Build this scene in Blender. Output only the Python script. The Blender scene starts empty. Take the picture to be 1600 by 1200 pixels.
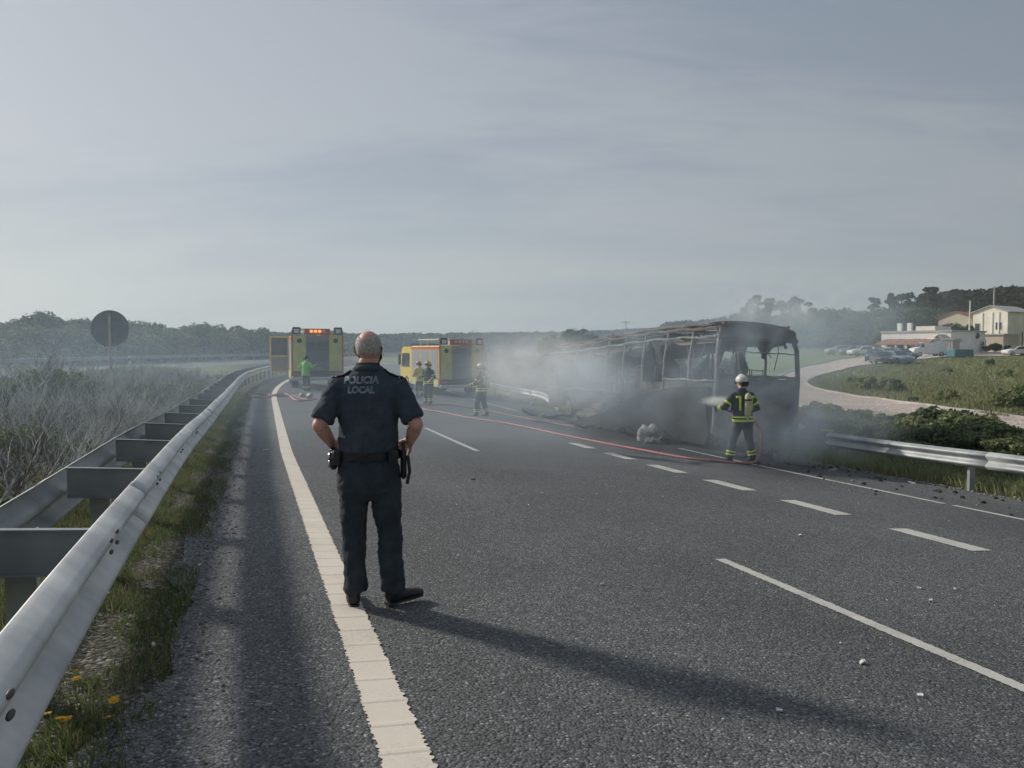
import bpy, math, random
import numpy as np
from mathutils import Vector, Matrix, noise as mnoise
from mathutils.bvhtree import BVHTree
R = math.radians
random.seed(7); rng = np.random.default_rng(7)
S = bpy.context.scene
COL = S.collection
# ------------------------------------------------------------------ camera, sky, sun, exposure
CAMZ = 1.536
cam = bpy.data.objects.new('camera', bpy.data.cameras.new('camera')); COL.objects.link(cam)
cam.location = (0, 0, CAMZ)
cam.rotation_euler = (R(90) - math.atan(55/1200), 0, 0)
cam.data.sensor_width = 36; cam.data.lens = 27.0; cam.data.clip_end = 8000; cam.data.clip_start = .05
S.camera = cam
SUN_DIR = Vector((-2.77, 1.55, 1.80)).normalized()           # towards the sun
SUN_EL = math.asin(SUN_DIR.z); SUN_AZ = math.atan2(SUN_DIR.x, SUN_DIR.y)
w = bpy.data.worlds.new('World'); S.world = w; w.use_nodes = True
nt = w.node_tree; nt.nodes.clear()
def N(t, typ, **kw):
    n = t.nodes.new(typ)
    for k, v in kw.items():
        if k.startswith('i_'):
            n.inputs[k[2:].replace('_', ' ')].default_value = v
        else: setattr(n, k, v)
    return n
def ramp(t, stops, interp='LINEAR'):
    n = t.nodes.new('ShaderNodeValToRGB'); n.color_ramp.interpolation = interp
    e = n.color_ramp.elements
    while len(e) < len(stops): e.new(.5)
    for i, (p, c) in enumerate(stops):
        e[i].position = p; e[i].color = (c, c, c, 1) if isinstance(c, (int, float)) else (*c, 1)
    return n
sky = N(nt, 'ShaderNodeTexSky', sky_type='NISHITA', sun_disc=False, sun_elevation=SUN_EL, sun_rotation=SUN_AZ, air_density=1.0, dust_density=2.0)
tc = N(nt, 'ShaderNodeTexCoord'); sx = N(nt, 'ShaderNodeSeparateXYZ'); nt.links.new(tc.outputs['Generated'], sx.inputs[0])
def M_(t, op, a, b=None, c=None):
    n = t.nodes.new('ShaderNodeMath'); n.operation = op
    for i, v in enumerate((a, b, c)):
        if v is None: continue
        if isinstance(v, (int, float)): n.inputs[i].default_value = v
        else: t.links.new(v, n.inputs[i])
    return n.outputs[0]
zz = M_(nt, 'ADD', M_(nt, 'MAXIMUM', sx.outputs[2], 0.0), .22)
cx = M_(nt, 'DIVIDE', sx.outputs[0], zz); cy = M_(nt, 'DIVIDE', sx.outputs[1], zz)
cb = N(nt, 'ShaderNodeCombineXYZ'); nt.links.new(cx, cb.inputs[0]); nt.links.new(cy, cb.inputs[1])
mp = N(nt, 'ShaderNodeMapping'); mp.inputs['Rotation'].default_value = (0, 0, R(52)); mp.inputs['Scale'].default_value = (.42, 1.25, 1); mp.inputs['Location'].default_value = (3.1, 1.7, 0)
nt.links.new(cb.outputs[0], mp.inputs[0])
no = N(nt, 'ShaderNodeTexNoise', i_Scale=1.15, i_Detail=5.0, i_Roughness=.46, i_Distortion=.35); nt.links.new(mp.outputs[0], no.inputs['Vector'])
cov = ramp(nt, [(.34, .0), (.62, 1.0)], 'EASE'); no2 = N(nt, 'ShaderNodeTexNoise', i_Scale=5.5, i_Detail=8.0, i_Roughness=.62, i_Distortion=.8); nt.links.new(mp.outputs[0], no2.inputs['Vector'])
nt.links.new(M_(nt, 'MULTIPLY_ADD', M_(nt, 'SUBTRACT', no2.outputs[0], .5), .38, no.outputs[0]), cov.inputs[0])
skm = N(nt, 'ShaderNodeMix', data_type='RGBA', blend_type='MULTIPLY'); skm.inputs[0].default_value = 1; nt.links.new(sky.outputs[0], skm.inputs[6]); skm.inputs[7].default_value = (.1, .1, .1, 1)
# veil of thin high cloud: its brightness falls with height and away from the sun
hz = ramp(nt, [(0, (.415, .47, .49)), (.10, (.39, .43, .455)), (.25, (.36, .39, .425)), (.45, (.325, .35, .39)), (1, (.28, .31, .35))]); nt.links.new(sx.outputs[2], hz.inputs[0])
hz2 = ramp(nt, [(0, (.40, .455, .48)), (.10, (.345, .39, .43)), (.25, (.285, .325, .38)), (.45, (.235, .275, .335)), (1, (.20, .24, .30))]); nt.links.new(sx.outputs[2], hz2.inputs[0])
cl = N(nt, 'ShaderNodeMix', data_type='RGBA'); nt.links.new(cov.outputs[0], cl.inputs[0]); nt.links.new(hz2.outputs[0], cl.inputs[6]); nt.links.new(hz.outputs[0], cl.inputs[7])
dp = N(nt, 'ShaderNodeVectorMath', operation='DOT_PRODUCT'); nt.links.new(tc.outputs['Generated'], dp.inputs[0]); dp.inputs[1].default_value = SUN_DIR
sg = M_(nt, 'MULTIPLY_ADD', dp.outputs['Value'], .34, .61)
cs = N(nt, 'ShaderNodeVectorMath', operation='SCALE'); nt.links.new(cl.outputs[2], cs.inputs[0]); nt.links.new(sg, cs.inputs['Scale'])
mx = N(nt, 'ShaderNodeMix', data_type='RGBA'); mx.inputs[0].default_value = .9
nt.links.new(skm.outputs[2], mx.inputs[6]); nt.links.new(cs.outputs[0], mx.inputs[7])
bg = N(nt, 'ShaderNodeBackground'); bg.inputs[1].default_value = 1.0; nt.links.new(mx.outputs[2], bg.inputs[0])
wo = N(nt, 'ShaderNodeOutputWorld'); nt.links.new(bg.outputs[0], wo.inputs[0])
sl = bpy.data.lights.new('sun', 'SUN'); sl.energy = 2.5; sl.angle = R(5); sl.color = (1, .93, .82)
so_ = bpy.data.objects.new('sun', sl); COL.objects.link(so_); so_.rotation_euler = SUN_DIR.to_track_quat('Z', 'Y').to_euler()
S.view_settings.view_transform = 'Standard'; S.view_settings.look = 'None'; S.view_settings.exposure = .50; S.view_settings.gamma = 1; S.view_settings.use_curve_mapping = False
S.cycles.use_denoising = True
S.cycles.volume_bounces = 3; S.cycles.max_bounces = 6; S.cycles.volume_step_rate = 1.0; S.cycles.volume_max_steps = 128
S.cycles.use_adaptive_sampling = True; S.cycles.adaptive_threshold = .02

# ------------------------------------------------------------------ the lie of the land
VPU = 412.0
_a = math.atan((800 - VPU)/1200); DX, DY = -math.sin(_a), math.cos(_a)       # road direction
S0, RR = 30.0, 170.0
def lin(x, y): return DX*x + DY*y, DY*x - DX*y
def so(x, y):
    s, o = lin(np.asarray(x, float), np.asarray(y, float))
    far = s > S0
    d = np.hypot(s - S0, o - RR); a = np.arctan2(s - S0, RR - o)
    return np.where(far, S0 + RR*a, s), np.where(far, RR - d, o)
def W(s, o):
    if s > S0:
        a = (s - S0)/RR; s, o = S0 + (RR - o)*math.sin(a), RR - (RR - o)*math.cos(a)
    return DX*s + DY*o, DY*s - DX*o
def sst(x, a, b):
    t = np.clip((x - a)/(b - a), 0, 1); return t*t*(3 - 2*t)
CO = [-600, -60, -40, -19, -9, -7, -4, -2, 12.3, 13.4, 16, 20, 40]
CZ = [1.2, .75, .5, .42, .33, .16, .02, .135, -.83, -.98, -.80, -.68, -.66]
def H(x, y):
    x = np.asarray(x, float); y = np.asarray(y, float)
    s, o = so(x, y)
    zs = -.0192*np.where(s < 12, np.maximum(s, -60), 12 + 7*(1 - np.exp(-np.maximum(s - 12, 0)/7)))
    z = zs + np.interp(o, CO, CZ)
    z = z + sst(o, 15, 32)*.0235*np.clip(y - 48, 0, 115)
    ye = np.maximum(y, 1.0); u = 800 + 1200*x/ye
    px = np.interp(u, [-300, 0, 450, 600, 900, 1050, 1180, 1300, 1380, 1440, 1480, 1600, 1900], [25, 22, 15, 14, 17, 24, 32, 34, 42, 58, 72, 78, 60])
    z = z + (px/1200*380 + CAMZ)*sst(y, 185, 380)*(1 + .0*x)
    n = .05*np.sin(x*.9 + 1.3*np.sin(y*.31))*np.sin(y*.7 + x*.2) + .10*np.sin(x*.23 + 1)*np.sin(y*.19)
    off = np.clip(np.maximum(np.maximum(-1.6 - o, o - 12.6)/2, 0), 0, 1)
    off = off*np.clip(np.maximum((-o - 18.8), (o + 9.2))/1.0, 0, 1)
    return z + n*off
def h(x, y): return float(H(x, y))
def G(u, v, z=0.0):
    """where the sight line of a photograph pixel meets the ground (plus z)"""
    k = (u - 800)/1200; m = -(v - 600)/1200; p = math.atan(55/1200)
    dx, dy, dz = k, math.cos(p) + m*math.sin(p), -math.sin(p) + m*math.cos(p)
    t = np.concatenate([np.arange(.5, 60, .05), np.arange(60, 500, .25)])
    f = CAMZ + dz*t - H(dx*t, dy*t) - z
    i = int(np.argmax(f < 0)); 
    if f[i] >= 0: i = len(t) - 1
    a, b = t[max(i-1, 0)], t[i]
    fa, fb = f[max(i-1, 0)], f[i]
    tt = a + (b - a)*(fa/(fa - fb) if fa != fb else 0)
    return dx*tt, dy*tt
def atd(u, v, dist):
    """point on the sight line of a pixel at a given depth"""
    k = (u - 800)/1200; m = -(v - 600)/1200; p = math.atan(55/1200)
    dx, dy, dz = k, math.cos(p) + m*math.sin(p), -math.sin(p) + m*math.cos(p)
    t = dist/dy
    return dx*t, dist, CAMZ + dz*t

# ------------------------------------------------------------------ materials
MATS = {}
def mat(name, col, rough=.7, var=0.0, scale=8.0, bump=0.0, bscale=None, metal=0.0, col2=None, emis=None, detail=4.0, bdist=.01, spec=.5):
    if name in MATS: return MATS[name]
    m = bpy.data.materials.new(name); m.use_nodes = True; t = m.node_tree; b = t.nodes['Principled BSDF']
    b.inputs['Roughness'].default_value = rough; b.inputs['Metallic'].default_value = metal; b.inputs['Specular IOR Level'].default_value = spec
    b.inputs['Base Color'].default_value = (*col, 1)
    tcn = N(t, 'ShaderNodeTexCoord')
    if var or col2:
        n = N(t, 'ShaderNodeTexNoise', i_Scale=scale, i_Detail=detail, i_Roughness=.6); t.links.new(tcn.outputs['Object'], n.inputs['Vector'])
        c2 = col2 or tuple(min(1, c*(1 + var)) for c in col); c1 = col if col2 else tuple(c*(1 - var) for c in col)
        r = ramp(t, [(.35, c1), (.65, c2)]); t.links.new(n.outputs[0], r.inputs[0]); t.links.new(r.outputs[0], b.inputs['Base Color'])
    if bump:
        n2 = N(t, 'ShaderNodeTexNoise', i_Scale=bscale or scale*3, i_Detail=4.0); t.links.new(tcn.outputs['Object'], n2.inputs['Vector'])
        bp = N(t, 'ShaderNodeBump', i_Strength=bump, i_Distance=bdist); t.links.new(n2.outputs[0], bp.inputs['Height']); t.links.new(bp.outputs[0], b.inputs['Normal'])
    if emis:
        b.inputs['Emission Color'].default_value = (*emis[:3], 1); b.inputs['Emission Strength'].default_value = emis[3]
    MATS[name] = m; return m
def leafmat(name, c1, c2):
    m = bpy.data.materials.new(name); m.use_nodes = True; t = m.node_tree; b = t.nodes['Principled BSDF']
    g = N(t, 'ShaderNodeNewGeometry'); oi = N(t, 'ShaderNodeObjectInfo')
    a = M_(t, 'MULTIPLY_ADD', g.outputs['Random Per Island'], .75, M_(t, 'MULTIPLY', oi.outputs['Random'], .25))
    r = ramp(t, [(0, c1), (1, c2)]); t.links.new(a, r.inputs[0]); t.links.new(r.outputs[0], b.inputs['Base Color'])
    b.inputs['Roughness'].default_value = .75; b.inputs['Specular IOR Level'].default_value = .2
    tr = N(t, 'ShaderNodeBsdfTranslucent'); t.links.new(r.outputs[0], tr.inputs[0]); ms = N(t, 'ShaderNodeMixShader'); ms.inputs[0].default_value = .25
    t.links.new(b.outputs[0], ms.inputs[1]); t.links.new(tr.outputs[0], ms.inputs[2]); t.links.new(ms.outputs[0], t.nodes['Material Output'].inputs[0])
    MATS[name] = m; return m
def asphalt(name, base, warm=(.0, .0, .0), burnt=False, agg=75.0):
    m = bpy.data.materials.new(name); m.use_nodes = True; t = m.node_tree; b = t.nodes['Principled BSDF']; L = t.links.new
    c = N(t, 'ShaderNodeTexCoord').outputs['Object']
    v = N(t, 'ShaderNodeTexVoronoi', i_Scale=agg); L(c, v.inputs['Vector'])
    v2 = N(t, 'ShaderNodeTexVoronoi', i_Scale=agg*.62, i_Randomness=1.0); L(c, v2.inputs['Vector'])
    sc = N(t, 'ShaderNodeSeparateColor'); L(v.outputs['Color'], sc.inputs[0])
    r1 = ramp(t, [(0, .62), (.45, .86), (.8, 1.12), (.95, 1.5), (1, 2.6)]); L(sc.outputs[0], r1.inputs[0])
    r2 = ramp(t, [(.0, 1.15), (.55, .95), (.85, .3)]); L(M_(t, 'MULTIPLY', v.outputs['Distance'], 1.0), r2.inputs[0])
    n = N(t, 'ShaderNodeTexNoise', i_Scale=.35, i_Detail=5.0); L(c, n.inputs['Vector']); r3 = ramp(t, [(.3, .82), (.7, 1.18)]); L(n.outputs[0], r3.inputs[0])
    n4 = N(t, 'ShaderNodeTexNoise', i_Scale=14.0, i_Detail=6.0, i_Roughness=.7); L(c, n4.inputs['Vector']); r4 = ramp(t, [(.3, .75), (.7, 1.25)]); L(n4.outputs[0], r4.inputs[0])
    sp = N(t, 'ShaderNodeSeparateXYZ'); L(c, sp.inputs[0])
    o = M_(t, 'ADD', M_(t, 'MULTIPLY', sp.outputs[0], DY), M_(t, 'MULTIPLY', sp.outputs[1], -DX))
    s = M_(t, 'ADD', M_(t, 'MULTIPLY', sp.outputs[0], DX), M_(t, 'MULTIPLY', sp.outputs[1], DY))
    # polished wheel tracks run along the lanes
    tr = ramp(t, [(0, 1.0), (.05, 1.08), (.12, .93), (.2, 1.07), (.28, .92), (.38, 1.04), (.5, .95), (.6, 1.05), (.72, .94), (.85, 1.0), (1, 1.06)]); L(M_(t, 'MULTIPLY', M_(t, 'ADD', o, M_(t, 'MULTIPLY', n.outputs[0], .7)), .075), tr.inputs[0])
    f = M_(t, 'MULTIPLY', M_(t, 'MULTIPLY', r1.outputs[0], r2.outputs[0]), M_(t, 'MULTIPLY', M_(t, 'MULTIPLY', r3.outputs[0], r4.outputs[0]), tr.outputs[0]))
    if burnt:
        rs_ = ramp(t, [(.42, 1.38), (.50, 1.0)]); L(M_(t, 'MULTIPLY_ADD', o, .1, .45), rs_.inputs[0]); f = M_(t, 'MULTIPLY', f, rs_.outputs[0])  # shoulder colour painted lighter to weaken the guardrail's shadow there
    if burnt:  # soot and fire-fighting water run-off round the burnt coach
        q = M_(t, 'SQRT', M_(t, 'ADD', M_(t, 'POWER', M_(t, 'DIVIDE', M_(t, 'SUBTRACT', o, 11.4), 3.6), 2.0), M_(t, 'POWER', M_(t, 'DIVIDE', M_(t, 'SUBTRACT', s, 20.0), 9.0), 2.0)))
        q = M_(t, 'ADD', q, M_(t, 'MULTIPLY', M_(t, 'SUBTRACT', n.outputs[0], .5), 1.3))
        rb = ramp(t, [(.55, .35), (1.0, 1.0)]); L(q, rb.inputs[0]); f = M_(t, 'MULTIPLY', f, rb.outputs[0])
    cc = N(t, 'ShaderNodeCombineColor')
    for i in range(3): L(M_(t, 'MULTIPLY', f, base[i]), cc.inputs[i])
    L(cc.outputs[0], b.inputs['Base Color']); b.inputs['Roughness'].default_value = .82; b.inputs['Specular IOR Level'].default_value = .35
    hh = M_(t, 'SUBTRACT', M_(t, 'MULTIPLY', n4.outputs[0], .6), v.outputs['Distance'])
    hh = M_(t, 'SUBTRACT', hh, M_(t, 'MULTIPLY', v2.outputs['Distance'], .7))
    bp = N(t, 'ShaderNodeBump', i_Strength=.6, i_Distance=.010); L(hh, bp.inputs['Height']); L(bp.outputs[0], b.inputs['Normal'])
    MATS[name] = m; return m
def paint(name, col, wear=.5, ribs=False):
    m = bpy.data.materials.new(name); m.use_nodes = True; t = m.node_tree; b = t.nodes['Principled BSDF']; L = t.links.new
    c = N(t, 'ShaderNodeTexCoord').outputs['Object']
    v = N(t, 'ShaderNodeTexNoise', i_Scale=60.0, i_Detail=5.0, i_Roughness=.75); L(c, v.inputs['Vector'])
    n = N(t, 'ShaderNodeTexNoise', i_Scale=3.0, i_Detail=6.0, i_Roughness=.65); L(c, n.inputs['Vector'])
    e = M_(t, 'ADD', M_(t, 'MULTIPLY', v.outputs[0], .55), M_(t, 'MULTIPLY', n.outputs[0], .45))
    r = ramp(t, [(wear - .09, (.07, .072, .075)), (wear, tuple(x*.8 for x in col)), (wear + .14, col)]); L(e, r.inputs[0])
    L(r.outputs[0], b.inputs['Base Color']); b.inputs['Roughness'].default_value = .75
    bp = N(t, 'ShaderNodeBump', i_Strength=.4, i_Distance=.004); L(v.outputs[0], bp.inputs['Height']); L(bp.outputs[0], b.inputs['Normal'])
    MATS[name] = m; return m
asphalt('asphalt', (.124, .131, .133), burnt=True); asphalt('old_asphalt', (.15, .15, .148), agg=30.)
asphalt('track', (.60, .50, .44), agg=18.)
paint('line_paint', (.72, .66, .56), .37); paint('worn_paint', (.56, .55, .51), .43)
mat('charred_paint', (.035, .034, .033), .8, col2=(.11, .10, .095), scale=1.6, bump=.5, bscale=14)
mat('rusted_steel', (.05, .045, .04), .75, col2=(.17, .125, .10), scale=2.2, bump=.3, bscale=20)
mat('ash_steel', (.10, .095, .09), .7, col2=(.30, .30, .29), scale=3, bump=.2)
mat('soot', (.018, .018, .018), .95, var=.4, scale=3)
mat('ash', (.62, .57, .50), .95, col2=(.34, .31, .28), scale=7, bump=.9, bscale=16, bdist=.03)
mat('fire_yellow', (.78, .58, .07), .42, var=.10, scale=2.0)
mat('fire_yellow_dirty', (.60, .57, .20), .5, var=.14, scale=1.6)
mat('fire_red', (.55, .11, .035), .45, var=.1, scale=3)
mat('amber_lamp', (.9, .35, .02), .3, emis=(1, .33, .05, 1.1))
mat('header_grey', (.30, .24, .20), .5, var=.1); mat('shutter', (.24, .26, .28), .42, var=.12, scale=3, metal=.5)
mat('dark_plastic', (.025, .027, .03), .6, var=.2, scale=9)
mat('tyre', (.02, .02, .021), .85, var=.2, scale=12); mat('rim', (.35, .35, .36), .4, metal=.7, var=.1)
mat('glass', (.035, .045, .055), .12, var=.2, scale=1.5, spec=.8)
mat('lamp_red', (.45, .03, .02), .25, var=.1); mat('lamp_clear', (.7, .7, .68), .15, var=.05)
mat('white_paint', (.72, .72, .70), .4, var=.05, scale=2)
mat('aluminium', (.5, .51, .52), .4, metal=.6, var=.1)
for nme, c in dict(silver=(.42, .43, .45), graphite=(.08, .085, .1), red=(.3, .03, .03), blue=(.05, .09, .2), black=(.02, .02, .022), lightblue=(.25, .33, .42)).items():
    mat('car_' + nme, c, .3, var=.04, scale=2)
# galvanised steel with streaks of dirt
def galv(name, a, bcol):
    m = mat(name, a, .52, col2=bcol, scale=2.3, metal=.15, bump=.12, bscale=9, detail=8.0, bdist=.004); return m
galv('galvanised', (.42, .44, .45), (.74, .74, .72)); galv('galvanised_mid', (.27, .29, .30), (.42, .44, .44)); galv('galvanised_dull', (.20, .23, .245), (.32, .345, .36)); galv('galvanised_post', (.25, .28, .29), (.4, .42, .43))

# ------------------------------------------------------------------ mesh helpers
class MB:
    def __init__(s): s.v = []; s.f = []; s.m = []
    def add(s, vs, fs, mi=0):
        k = len(s.v); s.v += [tuple(p) for p in vs]; s.f += [tuple(k + i for i in f) for f in fs]; s.m += [mi]*len(fs); return s
    def box(s, x0, x1, y0, y1, z0, z1, mi=0, bev=0.0, M=None):
        if bev:
            b = min(bev, (x1-x0)*.45, (y1-y0)*.45, (z1-z0)*.45)
            vs = []; 
            for sx_, X in ((-1, x0), (1, x1)):
                for sy_, Y in ((-1, y0), (1, y1)):
                    for sz_, Z in ((-1, z0), (1, z1)):
                        vs += [(X, Y - sy_*b, Z - sz_*b), (X - sx_*b, Y, Z - sz_*b), (X - sx_*b, Y - sy_*b, Z)]
            I = lambda a, b_, c, k: (a*4 + b_*2 + c)*3 + k
            fs = []
            for a in (0, 1):
                fs += [[I(a, 0, 0, 0), I(a, 1, 0, 0), I(a, 1, 1, 0), I(a, 0, 1, 0)], [I(0, a, 0, 1), I(1, a, 0, 1), I(1, a, 1, 1), I(0, a, 1, 1)], [I(0, 0, a, 2), I(1, 0, a, 2), I(1, 1, a, 2), I(0, 1, a, 2)]]
                for b_ in (0, 1):
                    fs += [[I(a, b_, 0, 0), I(a, b_, 0, 1), I(a, b_, 1, 1), I(a, b_, 1, 0)], [I(a, 0, b_, 0), I(a, 0, b_, 2), I(a, 1, b_, 2), I(a, 1, b_, 0)], [I(0, a, b_, 1), I(0, a, b_, 2), I(1, a, b_, 2), I(1, a, b_, 1)]]
                    for c in (0, 1): fs.append([I(a, b_, c, 0), I(a, b_, c, 1), I(a, b_, c, 2)])
        else:
            vs = [(x, y, z) for x in (x0, x1) for y in (y0, y1) for z in (z0, z1)]
            fs = [(0, 1, 3, 2), (4, 6, 7, 5), (0, 4, 5, 1), (2, 3, 7, 6), (0, 2, 6, 4), (1, 5, 7, 3)]
        if M is not None: vs = [tuple(M @ Vector(p)) for p in vs]
        return s.add(vs, fs, mi)
    def tube(s, pts, rad, n=8, mi=0, cap=True, ref=None):
        pts = [Vector(p) for p in pts]; k = len(pts)
        if not isinstance(rad, (list, tuple)): rad = [rad]*k
        rad = [r if isinstance(r, tuple) else (r, r) for r in rad]
        vs = []; X = Vector(ref) if ref else None
        for i, p in enumerate(pts):
            T = (pts[min(i+1, k-1)] - pts[max(i-1, 0)]).normalized()
            if X is None: X = T.orthogonal()
            X = (X - T*X.dot(T))
            if X.length < 1e-4: X = T.orthogonal()
            X.normalize(); Y = T.cross(X)
            for j in range(n):
                a = 2*math.pi*j/n; vs.append(tuple(p + X*(math.cos(a)*rad[i][0]) + Y*(math.sin(a)*rad[i][1])))
        fs = [(i*n + j, i*n + (j+1) % n, (i+1)*n + (j+1) % n, (i+1)*n + j) for i in range(k-1) for j in range(n)]
        if cap: fs += [tuple(range(n))[::-1], tuple(range((k-1)*n, k*n))]
        return s.add(vs, fs, mi)
    def ball(s, c, r, nu=16, nv=10, mi=0, M=None, zlo=-1.0, zhi=1.0):
        r = r if isinstance(r, tuple) else (r, r, r); vs = []
        for i in range(nv+1):
            a = math.asin(max(-1, min(1, zlo))) + (math.asin(zhi) - math.asin(zlo))*i/nv
            for j in range(nu):
                b = 2*math.pi*j/nu; p = Vector((math.cos(a)*math.cos(b)*r[0], math.cos(a)*math.sin(b)*r[1], math.sin(a)*r[2]))
                if M is not None: p = M @ p
                vs.append((p.x + c[0], p.y + c[1], p.z + c[2]))
        fs = [(i*nu + j, i*nu + (j+1) % nu, (i+1)*nu + (j+1) % nu, (i+1)*nu + j) for i in range(nv) for j in range(nu)]
        fs += [tuple(range(nu))[::-1], tuple(range(nv*nu, (nv+1)*nu))]
        return s.add(vs, fs, mi)
    def prism(s, poly, x0, x1, axis='x', mi=0):
        n = len(poly)
        mk = {'x': lambda a, p: (a, p[0], p[1]), 'y': lambda a, p: (p[0], a, p[1]), 'z': lambda a, p: (p[0], p[1], a)}[axis]
        vs = [mk(x0, p) for p in poly] + [mk(x1, p) for p in poly]
        return s.add(vs, [tuple(range(n))[::-1], tuple(range(n, 2*n))] + [(i, (i+1) % n, n + (i+1) % n, n + i) for i in range(n)], mi)
    def mesh(s, name, mats, smooth=False):
        me = bpy.data.meshes.new(name); me.from_pydata(s.v, [], s.f)
        for m in (mats if isinstance(mats, (list, tuple)) else [mats]): me.materials.append(MATS[m] if isinstance(m, str) else m)
        if any(s.m): me.polygons.foreach_set('material_index', s.m)
        if smooth: me.polygons.foreach_set('use_smooth', [True]*len(s.f))
        import bmesh
        if len(s.f) < 30000:
            bm = bmesh.new(); bm.from_mesh(me); bmesh.ops.recalc_face_normals(bm, faces=bm.faces); bm.to_mesh(me); bm.free()
        me.update(); return me
def link(name, me, parent=None, loc=(0, 0, 0), rot=(0, 0, 0), **props):
    o = bpy.data.objects.new(name, me); COL.objects.link(o); o.location = loc; o.rotation_euler = rot
    if parent is not None: o.parent = parent
    for k, v in props.items():
        if v is not None: o[k] = v
    return o
def part(name, mb, m, parent, smooth=False, **kw): return link(name, mb.mesh(name, m, smooth), parent, **kw)
def thing(name, label, cat, loc=(0, 0, 0), rotz=0.0, group=None, rot=None):
    return link(name, None, None, loc, rot or (0, 0, rotz), label=label, category=cat, group=group)
def onething(name, me, label, cat, loc=(0, 0, 0), rot=(0, 0, 0), group=None): return link(name, me, None, loc, rot, label=label, category=cat, group=group)
def struct(name, me, parent=None): return link(name, me, parent, **({} if parent else {'kind': 'structure'}))
def copytree(o, parent=None):
    c = o.copy(); COL.objects.link(c); c.parent = parent
    for ch in o.children: copytree(ch, c)
    return c
def clone(o, label, loc, rotz=None, group=None, scale=None):
    c = copytree(o); c.location = loc
    if rotz is not None: c.rotation_euler = (0, 0, rotz)
    if scale: c.scale = scale if isinstance(scale, tuple) else (scale,)*3
    if label: c['label'] = label
    if group: c['group'] = group
    return c
def remesh(mb, vox, smooth=4, disp=None, mats='skin', name='m'):
    me = mb.mesh(name, mats); o = bpy.data.objects.new('tmp', me); COL.objects.link(o)
    m = o.modifiers.new('r', 'REMESH'); m.mode = 'VOXEL'; m.voxel_size = vox; m.use_smooth_shade = True
    m = o.modifiers.new('s', 'SMOOTH'); m.iterations = smooth; m.factor = .5
    if disp:
        for (st, sc) in disp:
            tx = bpy.data.textures.new('wrinkle', 'CLOUDS'); tx.noise_scale = sc
            m = o.modifiers.new('d', 'DISPLACE'); m.texture = tx; m.strength = st; m.mid_level = .5
    dg = bpy.context.evaluated_depsgraph_get(); r = bpy.data.meshes.new_from_object(o.evaluated_get(dg))
    bpy.data.objects.remove(o); r.name = name
    r.polygons.foreach_set('use_smooth', [True]*len(r.polygons)); return r

# ------------------------------------------------------------------ ground
def ground_mat():
    m = bpy.data.materials.new('earth_and_grass'); m.use_nodes = True; t = m.node_tree; b = t.nodes['Principled BSDF']; L = t.links.new
    c = N(t, 'ShaderNodeTexCoord').outputs['Object']
    def nz(sc, d=6.0, r=.6): n = N(t, 'ShaderNodeTexNoise', i_Scale=sc, i_Detail=d, i_Roughness=r); L(c, n.inputs['Vector']); return n.outputs[0]
    r1 = ramp(t, [(.32, (.18, .235, .085)), (.47, (.24, .30, .105)), (.60, (.29, .30, .14)), (.72, (.19, .245, .085))]); L(nz(.16), r1.inputs[0])
    r2 = ramp(t, [(.35, .55), (.65, 1.35)]); L(nz(2.6), r2.inputs[0])
    r5 = ramp(t, [(.42, .62), (.6, 1.1)]); L(nz(.55, 8.0, .7), r5.inputs[0])
    mu = N(t, 'ShaderNodeVectorMath', operation='SCALE'); L(r1.outputs[0], mu.inputs[0]); L(M_(t, 'MULTIPLY', r2.outputs[0], r5.outputs[0]), mu.inputs['Scale'])
    # bare stony earth along the road edges
    sp = N(t, 'ShaderNodeSeparateXYZ'); L(c, sp.inputs[0])
    o = M_(t, 'ADD', M_(t, 'MULTIPLY', sp.outputs[0], DY), M_(t, 'MULTIPLY', sp.outputs[1], -DX))
    o2 = M_(t, 'ADD', o, M_(t, 'MULTIPLY', M_(t, 'SUBTRACT', nz(1.4), .5), 3.0))
    rr = ramp(t, [(.0, .75), (.30, .85), (.41, .1), (.46, .95), (.60, 1), (.785, 1), (.81, .25), (.85, .05), (1, .0)]); L(M_(t, 'MULTIPLY_ADD', o2, .025, .5), rr.inputs[0])
    v = N(t, 'ShaderNodeTexVoronoi', i_Scale=45.0); L(c, v.inputs['Vector']); sc = N(t, 'ShaderNodeSeparateColor'); L(v.outputs['Color'], sc.inputs[0])
    re = ramp(t, [(0, (.05, .048, .04)), (.5, (.085, .08, .068)), (.88, (.14, .135, .12)), (1, (.30, .29, .27))]); L(sc.outputs[0], re.inputs[0])
    mx = N(t, 'ShaderNodeMix', data_type='RGBA'); L(rr.outputs[0], mx.inputs[0]); L(mu.outputs[0], mx.inputs[6]); L(re.outputs[0], mx.inputs[7])
    L(mx.outputs[2], b.inputs['Base Color']); b.inputs['Roughness'].default_value = .95; b.inputs['Specular IOR Level'].default_value = .1
    bp = N(t, 'ShaderNodeBump', i_Strength=.8, i_Distance=.06); L(M_(t, 'ADD', nz(9.0), M_(t, 'MULTIPLY', v.outputs['Distance'], -.3)), bp.inputs['Height']); L(bp.outputs[0], b.inputs['Normal'])
    MATS['ground'] = m
ground_mat()
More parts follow.
